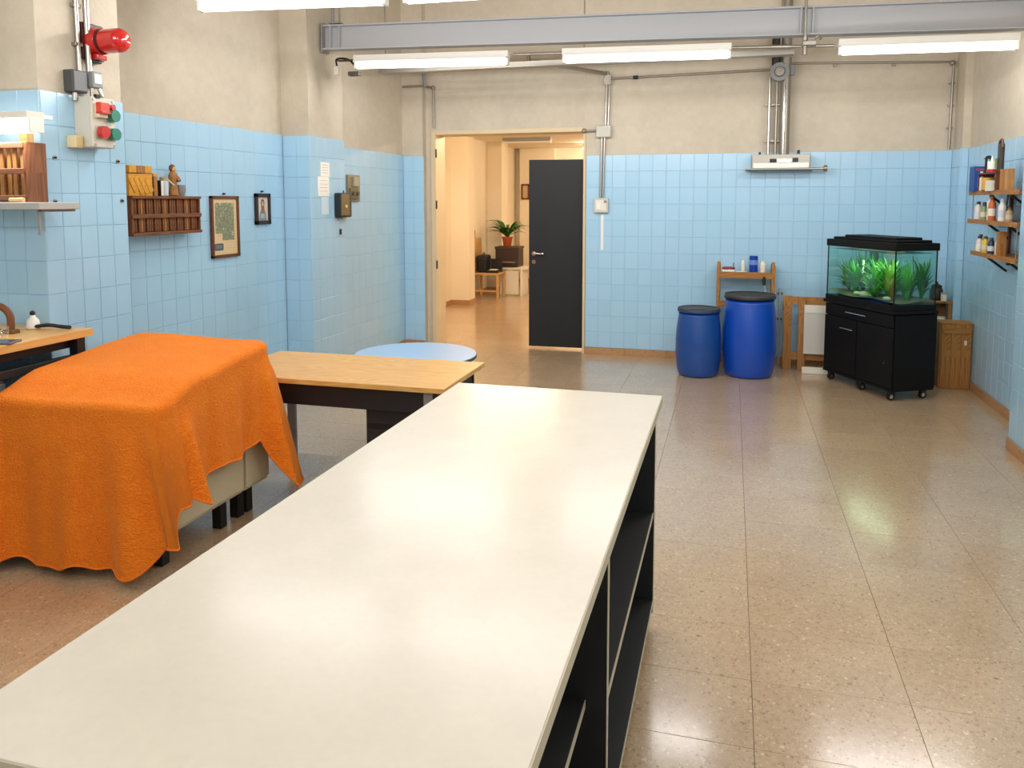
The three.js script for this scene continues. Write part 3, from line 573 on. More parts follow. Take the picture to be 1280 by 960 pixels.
{ const z = -7.76; { const o = thing('lidded_jar', 'dark brown lidded jar on the corner shelf', 'jar', [1.8, .701, z - .02]); part('body', lathe([[0, 0], [.05, 0], [.056, .02], [.054, .09], [.04, .12], [0, .12]], 24), mat(0x3b2a20, .35), o); part('lid', lathe([[.044, .118], [.044, .13], [.015, .145], [.008, .165], [0, .17]], 24), mat(0x241b16, .4), o); }
  { const o = thing('white_pot', 'small white tub in front of the dark jar in the corner', 'pot', [1.845, .701, z + .055]); part('body', cyl(.024, .026, .06, 0, .03, 0), M.offwhite, o); part('lid', cyl(.027, .027, .014, 0, .067, 0), mat(0xb7a890, .5), o); }
  { const o = thing('metal_canister', 'grey canister on the lower corner shelf', 'canister', [1.84, .401, z]); part('body', cyl(.04, .04, .13, 0, .065, 0), M.galv, o); part('lid', cyl(.042, .042, .02, 0, .14, 0), M.white, o); } }

// ------------------------------------------------------------------ steel beam and its hangers
{
  const o = thing('steel_beam', 'long grey painted steel beam crossing the room', 'beam', [-.68, 2.79, -6.05]); o.rotation.z = Math.atan2(-.123, 5.4);
  const L = 5.3;
  part('web', box(L, .19, .012, 0, .1, 0, 0), M.beam, o); part('bottom_flange', box(L, .014, .1, 0, .007, 0, .002), M.beam, o); part('top_flange', box(L, .014, .1, 0, .196, 0, .002), M.beam, o);
  for (const x of [-L / 2 + .07, -L / 2 + .15, 1.12, 1.2]) part('stiffener', box(.01, .18, .09, x, .1, .0, 0), M.beam, o);
  part('end_plate', box(.012, .24, .12, -L / 2, .1, 0, .002), M.greyPaint, o);
}
{ const o = thing('hanger_rod', 'pair of thin grey rods holding the left end of the beam', 'rod', [-3.25, 3.06, -6.05]); part('rod', cyl(.012, .012, .85, 0, .42, 0), M.greyPaint, o); part('rod', cyl(.008, .008, .85, .06, .42, 0), M.greyPaint, o); part('bracket', box(.1, .015, .08, .03, .008, 0), M.greyPaint, o); }
{ const o = thing('beam_clamp', 'steel clamp and rod gripping the beam near the thick pipe', 'clamp', [.47, 2.70, -5.97]); part('rod', cyl(.01, .01, .95, 0, .5, 0), M.steel, o); part('nut', cyl(.02, .02, .025, 0, .03, 0, 'y', 6), M.steel, o); part('jaw', box(.09, .03, .07, .03, .0, -.02), M.galv, o); part('hook', tube([[.06, .03, 0], [.09, .045, .01], [.1, .02, .02]], .01, 8), M.steel, o); part('lower_nut', cyl(.018, .018, .06, 0, -.05, 0, 'y', 6), M.galv, o); }
{ const o = thing('cable_tray', 'narrow grey cable tray running behind the lamps', 'cable tray', [-1.35, 2.76, -6.75]); part('tray', box(3.6, .012, .1, 0, 0, 0), M.galv, o); part('side', box(3.6, .04, .004, 0, .02, .05, 0), M.galv, o); part('side', box(3.6, .04, .004, 0, .02, -.05, 0), M.galv, o); for (const x of [-1.75, .1, 1.7]) part('hanger', cyl(.006, .006, 1.14, x, .58, 0), M.galv, o); }
{ const o = thing('lamp_conduit', 'straight steel conduit between the lamps under the beam', 'conduit', [0, 2.71, -6.06]); part('pipe', tube([[-1.69, .03, 0], [-1.29, .025, 0]], .011), M.steel, o); part('pipe', tube([[-.02, .0, 0], [.67, -.02, 0]], .011), M.steel, o); part('sleeve', tube([[.25, -.008, 0], [.38, -.012, 0]], .017), M.steel, o); }
{ const o = thing('cable_bracket', 'rusty bracket with loose cable beneath the left beam end', 'bracket', [-3.12, 2.66, -6.05]); part('arm', box(.24, .012, .04, .03, .1, 0), mat(0x5a4a3a, .6, .4), o); part('cable', tube([[-.1, .06, 0], [-.1, .11, .01], [0, .11, 0], [.06, .06, 0], [.085, .04, 0]], .008, 8, true), M.rubber, o); part('plate', box(.1, .035, .05, .04, -.005, -.04), mat(0x57524a, .5, .5), o); part('junction', box(.04, .07, .04, -.1, .02, 0), M.offwhite, o); }
// ------------------------------------------------------------------ pipes and boxes on the back wall
const WZ = ZB;
{ const o = thing('vertical_pipes', 'thick steel pipe with two thin pipes rising above the metal hood', 'pipes', [0, 0, WZ]);
  part('thick_pipe', cyl(.045, .045, CEIL - 2.03, .462, (CEIL + 2.03) / 2, .1), M.galv, o); part('bright_pipe', cyl(.014, .014, .74, .45, 2.4, .15), M.chrome, o);
  part('thin_pipe', cyl(.014, .014, .74, .32, 2.4, .08), M.steel, o); part('thin_pipe', cyl(.012, .012, .74, .385, 2.4, .08), M.galv, o); part('bend', cyl(.04, .04, .3, .37, 2.98, .09), mat(0x3c3833, .5, .5), o);
  for (const y of [2.16, 2.5]) part('clip', box(.2, .018, .03, .38, y, .05), M.galv, o); }
{ const o = thing('valve_housing', 'round grey valve housing where the pipes meet under the beam', 'valve', [.4, 2.79, WZ + .13]); part('body', cyl(.085, .085, .09, 0, 0, 0, 'z', 28), M.greyPaint, o); part('cap', cyl(.05, .04, .02, 0, 0, .055, 'z', 24), M.galv, o); part('bolt', sphere(.014, .01, .01, .068), M.chrome, o); part('flange', box(.22, .1, .05, .03, .02, -.03, .01), M.greyPaint, o); }
{ const o = thing('pipe_hood', 'galvanised metal hood with a tray below the vertical pipes', 'hood', [.435, 1.885, WZ]);
  part('case', box(.52, .13, .14, 0, .08, .075, .004), M.galv, o); part('front_lip', box(.5, .05, .012, 0, .04, .15, .002), M.steel, o); part('tray', box(.62, .012, .2, -.01, .006, .1, .002), M.galv, o); part('bright_plate', box(.13, .03, .004, .03, .085, .147, .001), M.chrome, o); part('slot', box(.06, .035, .004, -.07, .085, .147, .001), M.black, o); part('bracket', box(.05, .04, .006, .13, .09, .148, .001), M.darkMetal, o);
  part('side_arm', tube([[.28, .01, .1], [.4, .01, .1]], .012), M.steel, o); part('knob', cyl(.03, .03, .03, .4, .01, .1, 'x'), mat(0x9a8668, .4, .6), o); part('screw', cyl(.012, .012, .05, .16, .16, .08), M.darkMetal, o); part('screw', cyl(.01, .01, .03, -.19, .155, .08), M.darkMetal, o); }
{ const o = thing('wall_conduit', 'long thin conduit along the back wall right of the thick pipe', 'conduit', [0, 0, WZ]); part('pipe', tube([[.47, 2.885, .03], [1.86, 2.835, .03], [1.89, 2.8, .03], [1.885, 2.06, .02]], .011), M.galv, o); for (const x of [.9, 1.4]) part('clip', box(.03, .035, .02, x, 2.87 - (x - .47) * .036, .012), M.galv, o); part('elbow', sphere(.026, 1.88, 2.825, .03), M.galv, o); for (const y of [2.65, 2.45, 2.25]) part('clip', box(.05, .018, .02, 1.885, y, .012), M.galv, o); }
{ const o = thing('wall_conduit', 'thin conduit along the back wall from junction box to valve housing', 'conduit', [0, 0, WZ]); part('pipe', tube([[-1.19, 2.81, .03], [.32, 2.83, .05]], .012), M.galv, o); part('coupling', cyl(.018, .018, .05, -.95, 2.813, .03, 'x'), M.darkMetal, o); }
{ const o = thing('wall_conduit', 'conduit running forward from the back wall to the cable tray', 'conduit'); part('pipe', tube([[-1.25, 2.86, WZ + .05], [-1.75, 2.83, -6.85], [-1.75, 2.78, -6.75]], .02), M.galv, o); part('bracket', box(.03, .1, .03, -1.75, 2.83, -6.78), mat(0x57482f, .6), o); }
{ const o = thing('junction_box', 'small round topped conduit box high on the back wall', 'junction box', [-1.228, 2.8, WZ]); part('box', box(.07, .1, .05, 0, 0, .03, .012), M.boxGrey, o); part('cover', cyl(.03, .03, .012, -.01, -.01, .058, 'z'), M.boxGrey, o); part('spigot', cyl(.015, .015, .05, 0, .06, .03), M.galv, o); }
{ const o = thing('junction_box', 'rectangular grey junction box beside the top of the doorway', 'junction box', [-1.265, 2.29, WZ]); part('box', box(.155, .125, .05, 0, 0, .027, .012), M.boxGrey, o); part('lid', box(.14, .11, .008, 0, 0, .054, .006), M.boxGrey, o); part('pipe_stub', tube([[-.08, .01, .03], [-.2, .01, .03]], .01), M.galv, o); part('knuckle', sphere(.025, -.2, .01, .03), M.galv, o); for (const [x, y] of [[-.06, -.045], [.06, .045]]) part('screw', cyl(.005, .005, .004, x, y, .06, 'z', 8), M.steel, o); }
{ const o = thing('drop_conduit', 'twin thin conduits dropping to the light switch by the doorway', 'conduit', [0, 0, WZ]); for (const d of [0, .028]) { part('pipe', tube([[-1.24 + d, 2.75, .02], [-1.25 + d, 2.35, .02]], .0095), M.steel, o); part('pipe', tube([[-1.285 + d, 2.23, .02], [-1.295 + d, 1.61, .02]], .0095), M.steel, o); } }
{ const o = thing('light_switch', 'grey surface mounted light switch beside the dark door', 'switch', [-1.285, 1.545, WZ]); part('case', box(.15, .15, .045, 0, 0, .023, .008), M.boxGrey, o); part('rocker', box(.045, .07, .014, -.02, -.01, .05, .004), M.white, o); part('knob', cyl(.014, .014, .02, .045, .04, .05, 'z'), M.greyPaint, o); part('plate', box(.11, .11, .004, 0, 0, .047, .003), M.offwhite, o); }
solo('paper_strip', 'narrow white paper strip hanging under the light switch', 'strip', box(.028, .36, .004, 0, 0, .003, .001), M.white, [-1.275, 1.27, WZ]);
{ const o = thing('wall_conduit', 'conduit bending round the pier above the doorway', 'conduit', [0, 0, 0]); part('pipe', tube([[R2_X + .02, 2.80, C3_Z + .03], [C3_X1 + .03, 2.80, C3_Z + .03], [C3_X1 + .05, 2.80, WZ + .03], [-3.1, 2.8, WZ + .03], [-3.095, 2.37, WZ + .025]], .012), M.galv, o); part('pipe', tube([[-3.3, 2.95, C3_Z + .03], [-3.17, 2.95, C3_Z + .03], [-3.15, 2.79, C3_Z + .03]], .016), M.greyPaint, o); part('elbow', sphere(.024, -3.1, 2.79, WZ + .03), M.galv, o); }

// ------------------------------------------------------------------ near column: beacon, control box
{ const o = thing('beacon', 'red warning beacon sticking out of the near left column', 'beacon', [A_X - TH, 2.45, -3.56]);
  part('mounting_plate', box(.025, .19, .15, .0125, 0, 0, .006), mat(0x4a1512, .5), o); part('base', lathe([[0, 0], [.076, 0], [.076, .025], [.07, .03], [.07, .055], [.066, .06], [0, .06]], 32).rotateZ(-Math.PI / 2).translate(.025, 0, 0), M.red, o);
  part('gasket', cyl(.066, .066, .02, .095, 0, 0, 'x', 32), mat(0x4a0f0c, .6), o); part('dome', lathe([[.065, 0], [.065, .085], [.061, .105], [.048, .122], [.024, .131], [0, .133]], 32).rotateZ(-Math.PI / 2).translate(.105, 0, 0), mat(0xc81a17, .12, 0, { clearcoat: 1, clearcoatRoughness: .05 }), o); part('foot_clip', box(.05, .03, .07, .055, -.082, 0, .006), M.red, o); part('lower_clip', box(.035, .02, .08, .02, -.102, 0, .004), M.black, o); }
{ const o = thing('column_conduits', 'two steel conduits running up the near left column', 'conduit', [A_X - TH, 0, 0]); part('pipe', tube([[.02, 2.27, -3.46], [.02, CEIL, -3.44]], .013), M.steel, o); part('pipe', tube([[.04, 2.28, -3.505], [.04, CEIL, -3.49]], .016), M.steel, o); for (const y of [2.42, 2.62]) part('clip', box(.03, .02, .05, .015, y, -3.46, .003), M.galv, o); }
{ const o = thing('junction_box', 'black electrical box under the conduits on the near column', 'junction box', [A_X - TH, 2.22, -3.42]); part('case', box(.06, .115, .1, .03, 0, 0, .006), mat(0x4a4a4c, .5), o); part('cover', box(.008, .1, .085, .062, 0, 0, .003), mat(0x77777a, .5), o); part('gland', cyl(.012, .012, .04, .04, -.08, .02), M.steel, o); }
{ const o = thing('junction_box', 'small grey terminal box with pale label above the control box', 'junction box', [A_X - TH, 2.24, -3.515]); part('case', box(.08, .085, .07, .045, 0, 0, .006), M.greyPaint, o); part('label', box(.003, .05, .048, .087, .005, 0, 0), M.white, o); part('cable', tube([[.08, -.045, -.01], [.09, -.09, -.02], [.08, -.11, -.03]], .01, 8, true), M.steel, o); part('cable', tube([[.06, -.045, .02], [.06, -.1, .02]], .009), M.steel, o); }
{ const o = thing('control_box', 'grey control box with red and green push buttons on the near column', 'control box', [A_X, 2.01, -3.495]);
  part('case', box(.1, .265, .158, .05, 0, 0, .006), M.boxGrey, o); part('lid', box(.018, .262, .156, .109, 0, 0, .005), mat(0xd6d3c4, .45), o);
  const f = .118;
  const btn = (y, z, m, n) => { const b = part('button', cyl(.034, .032, .03, f + .024, y, z, 'x', 28), m, o); part('collar', cyl(.03, .03, .014, f + .006, y, z, 'x', 24), M.boxGrey, b); part('legend_plate', box(.003, .07, .062, f + .001, y, z, .002), mat(0xb9b09a, .5), b); };
  btn(.04, -.046, M.green); btn(-.058, -.046, M.green); btn(-.052, .03, M.red);
  const s = part('emergency_switch', box(.03, .075, .062, f + .014, .06, .032, .004), mat(0xd9c9a8, .5), o); part('flap', box(.035, .06, .064, f + .026, .073, .032, .006), M.redOrange, s); part('flap_lip', box(.04, .012, .064, f + .03, .048, .032, .003), M.red, s); part('red_lamp', cyl(.016, .016, .03, f + .012, .085, -.045, 'x'), M.red, o);
  for (const [y, z] of [[.118, .066], [.118, -.066], [-.118, .066], [-.118, -.066]]) part('screw', cyl(.007, .007, .006, f + .002, y, z, 'x', 8), M.steel, o); part('hinge', box(.02, .02, .03, f, .135, .04, .003), M.darkMetal, o); }
{ const o = thing('terminal_block', 'small cream terminal block at the lower corner of the control box', 'switch', [A_X, 1.905, -3.385]); part('block', box(.06, .065, .05, .03, 0, 0, .005), mat(0xe2d3a4, .5), o); part('cover', box(.004, .05, .04, .062, 0, 0, .002), mat(0xd9c48a, .5), o); }
[[1.817, -3.279, 'upper left'], [1.817, -3.709, 'upper right'], [1.592, -3.268, 'lower left'], [1.595, -3.727, 'lower right']].forEach(([y, z, s], i) => { const o = thing('wall_bolt', s + ' bolt of the four below the control box', 'bolt', [A_X, y, z], 0, 'bolts in the near column'); part('washer', cyl(.013, .013, .003, .0015, 0, 0, 'x', 16), M.steel, o); part('shank', cyl(.006, .006, .012, .006, 0, 0, 'x', 8), M.darkMetal, o); });

// ------------------------------------------------------------------ bench and shelf at the left edge
{ const o = thing('workbench', 'oak topped workbench with dark steel frame at the left edge', 'workbench', [-3.54, 0, -2.42]);
  const x1 = .46, zb = -.765, ze = .75;
  part('benchtop', span(-.46, x1, .922, .96, zb, ze, .004), M.oak, o); part('edge_band', span(x1, x1 + .002, .924, .958, zb, ze, 0), M.oak, o);
  part('frame_rail', span(x1 - .06, x1 - .03, .80, .84, zb + .06, ze - .05, .004), M.darkMetal, o); part('top_rail', span(x1 - .11, x1 - .07, .87, .92, zb + .03, ze - .05, .003), M.black, o); part('top_rail', span(-.4, x1 - .07, .87, .92, zb + .03, zb + .07, .003), M.black, o);
  for (const z of [zb + .05, ze - .08]) for (const x of [-.4, x1 - .05]) part('leg', box(.05, .92, .05, x, .46, z, .003), M.darkMetal, o);
  part('drawer_case', span(-.2, x1 - .07, .45, .79, zb + .45, ze - .1, .004), M.greyPaint, o); part('drawer_front', span(x1 - .07, x1 - .05, .62, .78, zb + .46, ze - .11, .003), mat(0x74777a, .5), o); part('lower_shelf', span(-.42, x1 - .05, .3, .32, zb + .03, ze - .06, .003), M.greyPaint, o); }
{ const o = thing('clamp_tool', 'curved brown wooden clamp lying on the oak workbench', 'tool', [-3.35, .96, -2.95]); part('arc', tube([[-.16, .02, .03], [-.13, .1, .02], [-.05, .13, 0], [.0, .09, -.01], [.015, .0, 0]], .017, 10, true), M.brown, o); part('shoe', box(.06, .02, .05, .015, .01, 0, .004), mat(0x6b4a2c, .5), o); part('blade', box(.14, .006, .04, -.1, .02, .03, .001), M.darkMetal, o); }
{ const o = thing('glue_bottle', 'squat white bottle with dark stopper on the workbench', 'bottle', [-3.34, .96, -3.08]); part('body', lathe([[0, 0], [.03, 0], [.032, .01], [.027, .045], [.012, .062], [.01, .07], [0, .07]], 24), M.white, o); part('stopper', sphere(.013, 0, .08, 0), M.darkMetal, o); }
{ const o = thing('pliers', 'dark pliers with red handles beside the white bottle', 'pliers', [-3.27, .967, -3.1]); part('handle', tube([[-.05, .008, .01], [.02, .012, .0], [.07, .008, -.005]], .009, 8, true), mat(0x7a2230, .4), o); part('jaws', tube([[.07, .008, -.005], [.13, .006, -.005]], .01, 8), M.darkMetal, o); part('handle', tube([[-.05, .008, .03], [.02, .016, .012], [.07, .008, -.005]], .009, 8, true), M.darkMetal, o); }
{ const o = thing('drinking_glass', 'small clear glass near the front of the workbench', 'glass', [-3.22, .96, -2.80]); part('cup', lathe([[0, 0], [.026, 0], [.03, .06], [.0285, .06], [.025, .004], [0, .004]], 28), new THREE.MeshPhysicalMaterial({ color: 0xffffff, transmission: 1, thickness: 0, roughness: .03 }), o); }
{ const o = thing('tablet', 'thin dark grey tablet lying on the workbench', 'tablet', [-3.18, .96, -2.72], .35); part('body', box(.2, .009, .1, 0, .0045, 0, .003), mat(0x5a5d66, .35), o); part('screen', box(.18, .001, .085, 0, .0095, 0, 0), mat(0x454955, .2), o); }
{ const o = thing('wall_shelf', 'grey metal shelf with bracket under the wooden rack at the left edge', 'shelf', [-3.5, 1.555, A_Z0]); part('board', box(.73, .034, .24, 0, .017, .122, .003), mat(0xb9b7b2, .5, .2), o); part('bracket', box(.012, .12, .012, .33, -.06, .21, .002), M.greyPaint, o); part('bracket_arm', box(.012, .012, .22, .33, -.006, .11, .002), M.greyPaint, o); }
{ const o = thing('tool_rack', 'reddish brown slatted wooden rack on the metal shelf', 'rack', [-3.50, 1.589, A_Z0 + .1]); const w = .41;
  for (const s of [-1, 1]) part('side_board', box(.018, .29, .12, s * w / 2, .145, 0, .003), M.brown, o); for (const y of [.02, .15, .275]) part('rail', box(w, .028, .018, 0, y, .06, .003), M.brown, o); part('base', box(w, .016, .12, 0, .008, 0, .002), M.brown, o);
  for (let i = 0; i < 9; i++) part('slat', box(.022, .255, .01, -w / 2 + .04 + i * .041, .145, .03 + (i % 2) * .006, .002), i % 2 ? M.honey : M.pine, o); part('back_board', box(w, .28, .008, 0, .145, -.055, .001), M.brown, o); part('white_slip', box(.02, .05, .003, .05, .2, .066, 0), M.white, o); }
solo('wood_block', 'short pale wood block standing on top of the slatted rack', 'block', box(.05, .05, .04, 0, .025, 0, .003), M.paleWood, [-3.34, 1.88, A_Z0 + .1]);
{ const o = thing('chisel', 'small chisel lying on the metal shelf in front of the rack', 'chisel', [-3.31, 1.589, A_Z0 + .2], .2); part('handle', cyl(.01, .012, .07, 0, .012, 0, 'x', 10), M.paleWood, o); part('blade', box(.06, .004, .014, -.06, .01, 0, .001), M.darkMetal, o); }

// ------------------------------------------------------------------ slotted rack on the left wall with things on top
{ const o = thing('wall_rack', 'dark brown slotted wooden wall rack left of the framed map', 'rack', [R1_X, 1.38, -4.265]); const L = .64, D = .12;
  part('top_board', box(D, .018, L, D / 2, .236, 0, .003), M.brown, o); part('bottom_board', box(D, .02, L, D / 2, .01, 0, .003), M.brown, o); part('middle_rail', box(.02, .026, L, D - .012, .12, 0, .003), M.brown, o); part('middle_board', box(D - .02, .01, L, D / 2 - .01, .118, 0, .002), M.brown, o); part('back_board', box(.01, .23, L, .006, .12, 0, 0), M.brown, o); for (const s of [-1, 1]) part('end_board', box(D - .01, .23, .014, D / 2 - .005, .12, s * (L / 2 - .008), .003), M.brown, o);
  for (const y of [.07, .178]) for (let i = 0; i < 26; i++) part('slat', box(.012, .095, .016, D - .03 + (i % 3) * .003, y, -L / 2 + .03 + i * (L - .06) / 25, .002), i % 9 === 4 ? M.honey : M.brown, o); }
const RT = 1.38 + .245, RXm = R1_X + .06;
{ const o = thing('slatted_crate', 'bright yellow wooden crate with diagonal slats on the wall rack', 'crate', [RXm, RT, -4.04]); const L = .2;
  part('panel', box(.09, .135, L, 0, .0675, 0, .003), M.yellowWood, o); for (let i = 0; i < 4; i++) part('diagonal_slat', turn(box(.008, .13 - Math.abs(i - 1.5) * .025, .034, .048, .065, -.066 + i * .044, .002), .55, 0, 0, [.048, .065, -.066 + i * .044]), M.yellowWood, o); for (let i = 0; i < 3; i++) part('lid_block', box(.1, .045, L / 3 - .004, .0, .162, -L / 3 + i * L / 3, .004), i === 1 ? M.honey : M.yellowWood, o); }
{ const o = thing('wooden_box', 'narrow orange brown box right of the yellow crate', 'box', [RXm, RT, -4.175]); part('body', box(.08, .12, .034, 0, .06, 0, .003), M.honey, o); part('lid', box(.084, .02, .037, 0, .13, 0, .003), M.yellowWood, o); part('dark_spine', box(.082, .12, .006, 0, .06, .018, .001), M.brown, o); }
{ const o = thing('book', 'small black book standing on the wall rack', 'book', [RXm, RT, -4.232]); part('cover', box(.08, .1, .026, 0, .05, 0, .003), mat(0x23282a, .5), o); part('pages', box(.076, .094, .02, .004, .05, 0, 0), M.offwhite, o); }
{ const o = thing('glass_jar', 'clear jar with tan lid and a straw on the wall rack', 'jar', [RXm, RT, -4.295]); part('jar', lathe([[0, 0], [.026, 0], [.028, .006], [.028, .09], [.022, .1], [0, .1]], 24), mat(0xcfdbe6, .15), o); part('lid', cyl(.024, .024, .022, 0, .111, 0), mat(0xb39a6a, .5), o); part('straw', tube([[.0, .12, -.02], [.02, .07, -.075]], .004, 6), M.offwhite, o); }
{ const o = thing('carved_figure', 'carved brown wooden figure on the wall rack', 'figurine', [RXm, RT, -4.385]); part('body', lathe([[0, 0], [.032, 0], [.034, .01], [.028, .03], [.024, .08], [.028, .11], [.03, .135], [.024, .155], [.012, .163], [0, .163]], 18), M.honey, o); part('head', sphere(.017, .004, .178, 0, 1, 1.15, 1), M.paleWood, o); part('hood', sphere(.021, -.004, .182, 0, 1, 1.25, 1), M.brown, o); part('arm', tube([[.0, .14, -.026], [.03, .11, -.02], [.032, .1, .0]], .009, 8, true), M.honey, o); part('attribute', sphere(.012, .02, .105, -.032), M.darkMetal, o); }
{ const o = thing('metal_cup', 'small grey metal cup beside the carved figure', 'cup', [RXm, RT, -4.455]); part('cup', lathe([[0, 0], [.024, 0], [.03, .075], [.0285, .075], [.022, .004], [0, .004]], 24), M.greyPaint, o); part('handle', tube([[.0, .06, -.028], [0, .055, -.045], [0, .025, -.04], [0, .02, -.025]], .004, 6, true), M.greyPaint, o); }

// ------------------------------------------------------------------ pictures and boxes on the left walls
function canvasMat(w, h, draw) { const a = document.createElement('canvas'); a.width = w; a.height = h; draw(a.getContext('2d'), w, h); const t = new THREE.CanvasTexture(a); t.colorSpace = THREE.SRGBColorSpace; return new THREE.MeshStandardMaterial({ map: t, roughness: .5 }); }
function picture(label, y, z, w, h, fw, m, art) {
  const o = thing('framed_picture', label, 'picture', [R1_X, y, z], Math.PI / 2);
  for (const s of [-1, 1]) { part('frame_stile', box(fw, h, .022, s * (w / 2 - fw / 2), 0, .012, .003), m, o); part('frame_rail', box(w, fw, .022, 0, s * (h / 2 - fw / 2), .012, .003), m, o); }
  const g = new THREE.PlaneGeometry(w - fw * 2 + .004, h - fw * 2 + .004); g.translate(0, 0, .012); part('print', g, art, o); part('backing', box(w - .01, h - .01, .006, 0, 0, .004, 0), M.brown, o); part('nail', cyl(.007, .007, .02, 0, h / 2 + .015, .01, 'z', 8), M.darkMetal, o);
}
picture('tall brown framed green map print on the left wall', 1.405, -4.985, .325, .45, .022, woodMat(0x7a4524, 0x54290f, .4, 10, 41), canvasMat(256, 384, (c, w, h) => {
  c.fillStyle = '#dcc294'; c.fillRect(0, 0, w, h); const n = tnoise(16, 51), n2 = tnoise(50, 52);
  for (let y = 28; y < 285; y += 2) for (let x = 26; x < 225; x += 2) { const k = n(x / 256, y / 256) * .6 + n2(x / 256, y / 256) * .4, edge = Math.hypot((x - 128) / 118, (y - 150) / 150); if (k + .25 - edge * .22 < .34 || (y > 235 && x < 95)) continue; const t = n2(y / 256, x / 256); c.fillStyle = t > .62 ? '#8f9a72' : t > .45 ? '#6f8070' : t > .3 ? '#4f6462' : '#a89a68'; c.fillRect(x, y, 2, 2); }
  c.strokeStyle = '#4a5a55'; c.lineWidth = 1.5; for (let i = 0; i < 9; i++) { c.beginPath(); c.moveTo(40 + i * 20, 40); c.bezierCurveTo(20 + i * 24, 110, 90 + i * 8, 160, 50 + i * 18, 260); c.stroke(); }
  c.fillStyle = '#4c5560'; c.beginPath(); c.roundRect(12, 305, 92, 48, 10); c.fill(); c.fillStyle = '#69737f'; c.fillRect(22, 315, 70, 26); c.strokeStyle = '#b79c70'; c.strokeRect(140, 300, 90, 40); }));
picture('small black framed picture of a figure in a blue robe', 1.53, -5.47, .2, .245, .03, mat(0x2a1d18, .4), canvasMat(128, 160, (c, w, h) => {
  c.fillStyle = '#d3c6b4'; c.fillRect(0, 0, w, h); c.fillStyle = '#7e8d96'; c.beginPath(); c.moveTo(18, h); c.bezierCurveTo(20, 95, 40, 80, 64, 78); c.bezierCurveTo(92, 82, 104, 100, 108, h); c.fill(); c.fillStyle = '#8c6a55'; c.fillRect(44, 60, 40, 50); c.fillStyle = '#5a4638'; c.beginPath(); c.ellipse(64, 42, 22, 28, 0, 0, 7); c.fill(); c.fillStyle = '#c9a184'; c.beginPath(); c.ellipse(65, 46, 13, 18, 0, 0, 7); c.fill(); c.fillStyle = '#a5b3b8'; c.fillRect(40, 112, 44, 30); }));
[[1.86, -6.04, .15, .12, 'upper white paper notice on the middle column'], [1.715, -6.01, .19, .165, 'large white paper notice on the middle column'], [1.55, -6.03, .12, .15, 'faded lower paper notice on the middle column']].forEach(([y, z, w, h, l], i) => { const o = thing('paper_notice', l, 'notice', [C2_X, y, z], Math.PI / 2); part('sheet', box(w, h, .002, 0, 0, .002, 0), i === 2 ? mat(0xcfe2ec, .7) : M.white, o); if (i < 2) for (let k = 0; k < 4; k++) part('print_line', box(w * .7, .004, .0006, 0, h * .3 - k * h * .18, .0034, 0), mat(0xbdb9b4, .8), o); });
{ const o = thing('wall_telephone', 'black wall box with brass front on the edge of the middle column', 'wall box', [C2_X, 1.555, -6.29], Math.PI / 2); part('case', box(.2, .215, .07, 0, 0, .035, .012), mat(0x1b2126, .45), o); part('front', box(.14, .18, .012, -.03, 0, .072, .004), mat(0x7d6a42, .4, .4), o); part('dial', cyl(.014, .014, .012, -.03, -.01, .08, 'z'), mat(0xe0d08a, .4), o); part('latch', box(.06, .02, .02, -.02, -.112, .05, .004), M.galv, o); part('screw', cyl(.006, .006, .02, .02, .118, .03), M.darkMetal, o); part('key', box(.03, .05, .008, 0, -.235, .006, .002), M.darkMetal, o); }
{ const o = thing('fuse_panel', 'old brown metal fuse panel on the far left wall', 'panel', [R2_X, 1.71, -6.68], Math.PI / 2); part('plate', box(.24, .245, .02, 0, 0, .011, .003), mat(0x8a8064, .5, .2), o); part('upper_cover', box(.1, .09, .025, .02, .06, .028, .004), mat(0x9f9a86, .45, .3), o); part('lower_cover', box(.16, .1, .02, -.02, -.05, .026, .004), mat(0x6e634c, .5, .2), o); for (const x of [-.05, .03]) part('fuse', cyl(.018, .018, .03, x, -.05, .04, 'z'), mat(0x5a4e3c, .5), o); }

// ------------------------------------------------------------------ three tier shelf on the right wall
const SX = RW - .145;
{ const o = thing('bracket_shelf', 'three tier wooden shelf with brackets on the right wall', 'shelf', [RW, 0, -6.27]);
  for (const [y, z0, z1] of [[1.64, -.62, .5], [1.425, -.62, .5], [1.185, -.5, .5]]) { const b = part('shelf_board', span(-.19, -.005, y, y + .024, z0, z1, .003), M.honey, o); part('front_lip', span(-.195, -.19, y - .004, y + .03, z0, z1, .001), M.pine, b); }
  for (const z of [-.25, .2]) { part('upright', span(-.02, -.002, 1.12, 1.66, z - .016, z + .016, .002), M.brown, o); for (const y of [1.64, 1.425, 1.185]) part('bracket', tube([[-.015, y - .11, z], [-.15, y - .005, z]], .009, 8), M.darkMetal, o); }
  part('hanging_wire', tube([[-.18, 1.425, -.55], [-.18, 1.64, -.55]], .004, 6), M.galv, o); part('hanging_wire', tube([[-.18, 1.2, .46], [-.18, 1.42, .46]], .004, 6), M.galv, o); }
const topY1 = 1.664, topY2 = 1.449, topY3 = 1.209;
const col = (h, r = .45) => mat(h, r);
{ const o = thing('carton', 'tall blue carton at the left end of the top right shelf', 'box', [SX - .02, topY1, -6.752]); part('carton', box(.1, .19, .13, 0, .095, 0, .002), col(0x16418f), o); part('print', box(.05, .1, .0008, -.005, .08, .0656, 0), col(0x2f6fc4), o); part('print_band', box(.08, .02, .0008, 0, .165, .0656, 0), col(0x7d4a55), o); }
{ const o = thing('small_rack', 'little dark wooden rack on the top right shelf', 'rack', [SX, topY1, -6.448]); part('board', box(.12, .014, .42, 0, .13, 0, .002), mat(0x5a1e16, .5), o); for (const z of [-.2, .2]) part('side', box(.11, .13, .014, 0, .065, z, .002), mat(0x6a3a22, .5), o); }
